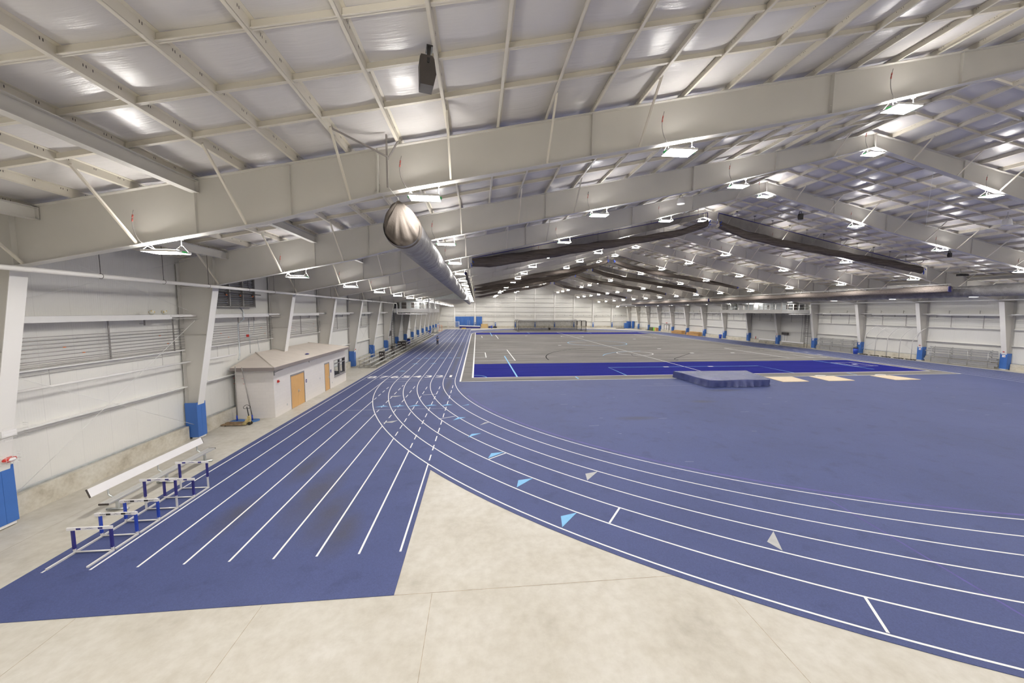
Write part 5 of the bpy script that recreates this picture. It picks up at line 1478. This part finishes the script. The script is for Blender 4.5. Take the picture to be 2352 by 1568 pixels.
def cross_net(y, s, lab):
    X = (lambda x: x) if s < 0 else mx
    t = thing('divider_net', lab, 'divider net', (X(10.5), y, 11), 'brown divider nets drawn up under the roof')
    xa, xb = -.4, 21.75
    topl = lambda x: roofz(x) - .58
    N = 72; pts = []; hs = []; q = []
    for i in range(N + 1):
        u = i / N; x = xa + (xb - xa) * u
        d = xb - x
        tab = ([(0, .68, .64), (2.4, 1.05, .68), (5.7, .98, .68), (13.9, .52, .86), (20.6, .12, 1.05), (22.2, .05, .72)] if s < 0 else
               [(0, .70, .70), (2.6, .98, .82), (7, .92, .76), (12.6, .64, .66), (18.4, .28, .70), (22.2, .08, .78)])
        for (d0, s0, r0), (d1, s1, r1) in zip(tab, tab[1:]):
            if d <= d1 + 1e-6:
                w_ = (d - d0) / (d1 - d0); sheer = s0 + (s1 - s0) * w_; h = (r0 + (r1 - r0) * w_) / 2; break
        c = topl(x) - sheer - h
        pts.append((X(x), y + .03 * sin(i * .4), c + .02 * sin(i * .7))); hs.append(h); q.append((X(x), topl(x), c))
    b = MB(); bunch(b, pts, .26, hs, int(y)); b.build('net_roll', M['net_bunch'], t)
    b = MB(); b.add([(x, y, a) for x, a, c in q] + [(x, y, c) for x, a, c in q], [(i, i + 1, N + 2 + i, N + 1 + i) for i in range(N)], 0, True); b.build('sheer_net', M['net_sheer'], t)
    b = MB(); b.tube([(x, y, a) for x, a, c in q], .035, 6); e = q[-1]; b.tube([(e[0], y, e[1]), (e[0] + (.05 if s < 0 else .1) * s * -1, y, e[2])], .03, 6); b.build('edge_rope', M['navy'], t)
    rs = random.Random(int(y) + 1)
    for k in range(7):
        b = MB(); p = pts[-1] if k < 4 else pts[0]; b.tube([(p[0] + rs.uniform(-.05, .05), y - .27, p[2] + rs.uniform(-.5, .3)), (p[0] + rs.uniform(-.2, .2), y - .3, p[2] + rs.uniform(-.5, .3))], .04, 5)
        b.build('rope_tie', M['blue'], t)
    b = MB()
    for k in range(1, 12):
        x, a, c = q[int(k * N / 12)]; b.tube([(x, y, a), (x, y, roofz(mx(x) if s > 0 else x) + .02)], .01, 5)
        b.box(x - .10, x + .10, y - .03, y + .03, roofz(x) - .06, roofz(x) - .0)
    b.build('hanging_clip', M['dark'], t)
for k, y in enumerate((33.2, 59.5, 71.4, 83.6, 107.0)):
    for s in (-1, 1): cross_net(y, s, f'brown divider net bunched under the {"left" if s < 0 else "right"} roof slope, {ORD[k + 1]} row from the camera')
def side_net(x, ztop, zbot, ya, yb, lab, mm, w=.25):
    t = thing('side_net', lab, 'side net', (x, (ya + yb) / 2, zbot), 'nets drawn up lengthwise beside the round ducts')
    N = int((yb - ya) / .6); pts = [(x, ya + (yb - ya) * i / N, (ztop + zbot) / 2 + .03 * sin(i * .5)) for i in range(N + 1)]
    hs = [(ztop - zbot) / 2 * (1 + .10 * sin(i * .33) + .06 * sin(i * .9)) for i in range(N + 1)]
    b = MB(); bunch(b, pts, w, hs, int(ya), axis='y'); b.build('net_roll', M[mm], t)
    b = MB(); b.tube([(x, ya, ztop + .16), (x, yb, ztop + .16)], .035, 6); b.build('support_pipe', M['white'], t)
    b = MB()
    for k in range(int((yb - ya) / 3.85) + 1):
        y = ya + .3 + k * 3.85
        if y > yb: break
        b.tube([(x, y, ztop + .16), (x, y, ztop - .12)], .014, 5)
    b.build('pipe_clip', M['dark'], t)
    b = MB(); b.prism([(x - w * .9, ya - .04, ztop - .08), (x - w * .9, ya - .04, zbot + .08), (x + w * .3, ya - .04, zbot + .05), (x - w * .1, ya - .04, ztop - .05)], (0, .06, 0)); b.build('end_band', M['navy'], t)
    b = MB()
    for y in FY:
        if ya < y < yb: b.tube([(x, y, ztop + .16), (x, y, botz(x))], .015, 5)
    b.build('drop_rod', M['white'], t)
side_net(48.2, 9.10, 8.40, 32.9, 71.3, 'long taupe net roll beside the right round duct, nearer one', 'net_side', .3)
side_net(48.2, 9.10, 8.40, 71.7, 109.5, 'long taupe net roll beside the right round duct, farther one', 'net_side', .3)
side_net(-.97, 9.94, 9.62, 33.6, 124, 'long brown net roll running lengthwise beside the left round duct', 'net_bunch', .14)

# ================================================================== SPEAKERS, PENDANTS AND FAR RAIL
def speaker(x, y, z, k, lab, rot=0):
    t = thing('loudspeaker', lab, 'speaker', (x, y, z), 'black loudspeakers hung from the roof')
    w, d, h = .17 * k, .15 * k, .30 * k
    b = MB()
    prof = [(-d, h * .8), (-d * .8, h), (d * .75, h), (d, h * .8), (d * 1.25, -h * .2), (d * .8, -h), (-d * 1.0, -h)]
    b.prism([(x - w, y + py_, z + pz_) for py_, pz_ in prof], (2 * w, 0, 0)); b.build('cabinet', M['dark'], t)
    b = MB(); b.prism([(x - w * .85, y - d - .004, z - h * .9), (x + w * .85, y - d - .004, z - h * .9), (x + w * .85, y - d - .004, z + h * .7), (x - w * .85, y - d - .004, z + h * .7)], (0, .004, 0)); b.build('grille', M['black'], t)
    b = MB()
    for sx in (-1, 1): b.beam((x + sx * (w + .012), y + .02, z + h * .55), (x + sx * (w * .6), y + .06, z + h * 1.75), .012, .06 * k, (0, 1, 0)); b.tube([(x + sx * w, y + .02, z + h * .55), (x + sx * (w + .02), y + .02, z + h * .55)], .022, 8)
    b.box(x - w * .75, x + w * .75, y + .0, y + .12, z + h * 1.7, z + h * 1.8); b.build('yoke', M['black'], t)
    return t
def hang(x, k): return roofz(x) - .30 * k * 1.8
sp_ = speaker(-.97, 7.75, hang(-.78, .92) - .05, .92, 'black loudspeaker hanging from a purlin overhead near the camera')
sp_.rotation_euler.z = radians(-76)
speaker(28.29, 30.0, hang(28.29, .85), .85, 'black loudspeaker hanging under the right slope above the divider net')
speaker(43.5, 30.0, hang(43.5, .66), .66, 'black loudspeaker hanging low under the right slope by the end of the net')
for x, y, z, lab in ((15.03, 26.2, 14.30, 'white bell shaped pendant hanging under the left slope near the ridge'), (36.9, 22.5, 12.45, 'white bell shaped pendant hanging under the right slope')):
    t = thing('pendant_bell', lab, 'pendant', (x, y, z), 'white bell shaped pendants')
    b = MB(); b.lathe([(.26, 0), (.27, .05), (.25, .08), (.21, .40), (.15, .44), (0, .44)], (x, y, z), 20); b.build('bell', M['paper'], t)
    b = MB(); b.tube([(x - .13, y, z + .40), (x - .11, y, z + .58), (x, y, z + .66), (x + .11, y, z + .58), (x + .13, y, z + .40)], .018, 6); b.tube([(x, y, z + .66), (x, y, roofz(x))], .012, 5); b.build('hook', M['conduit'], t)
t = thing('winch_motor', 'black winch motor hanging at the right end of the nearest net', 'winch', (49.6, 33.1, 10.2))
b = MB(); b.box(49.2, 49.9, 32.95, 33.25, 10.1, 10.32); b.tube([(49.9, 33.1, 10.2), (50.3, 33.1, 10.2)], .13, 10); b.build('motor', M['black'], t)
b = MB(); b.box(49.4, 49.46, 33.07, 33.13, 10.32, roofz(49.4)); b.build('mount', M['conduit'], t)
t = thing('hanging_rail', 'white pipe rail frame hanging at the ridge near the far wall', 'rail', (22.3, 131, 14.2))
b = MB()
for z in (15.0, 14.5): b.tube([(19.0, 131, z), (25.0, 131, z)], .07, 6)
for x in (19.2, 20.8, 22.3, 23.8, 24.8): b.tube([(x, 131, 14.4), (x, 131, roofz(x))], .035, 6)
b.build('rail_frame', M['paper'], t)
b = MB(); b.lathe([(.0, -.3), (.3, 0), (0, .3)], (22.4, 130.6, 15.4), 12); b.build('motor_head', M['paper'], t)

# ------------------------------------------------------------------ drop the builder's own bookkeeping
for o in COL.objects:
    if '_o' in o: del o['_o']
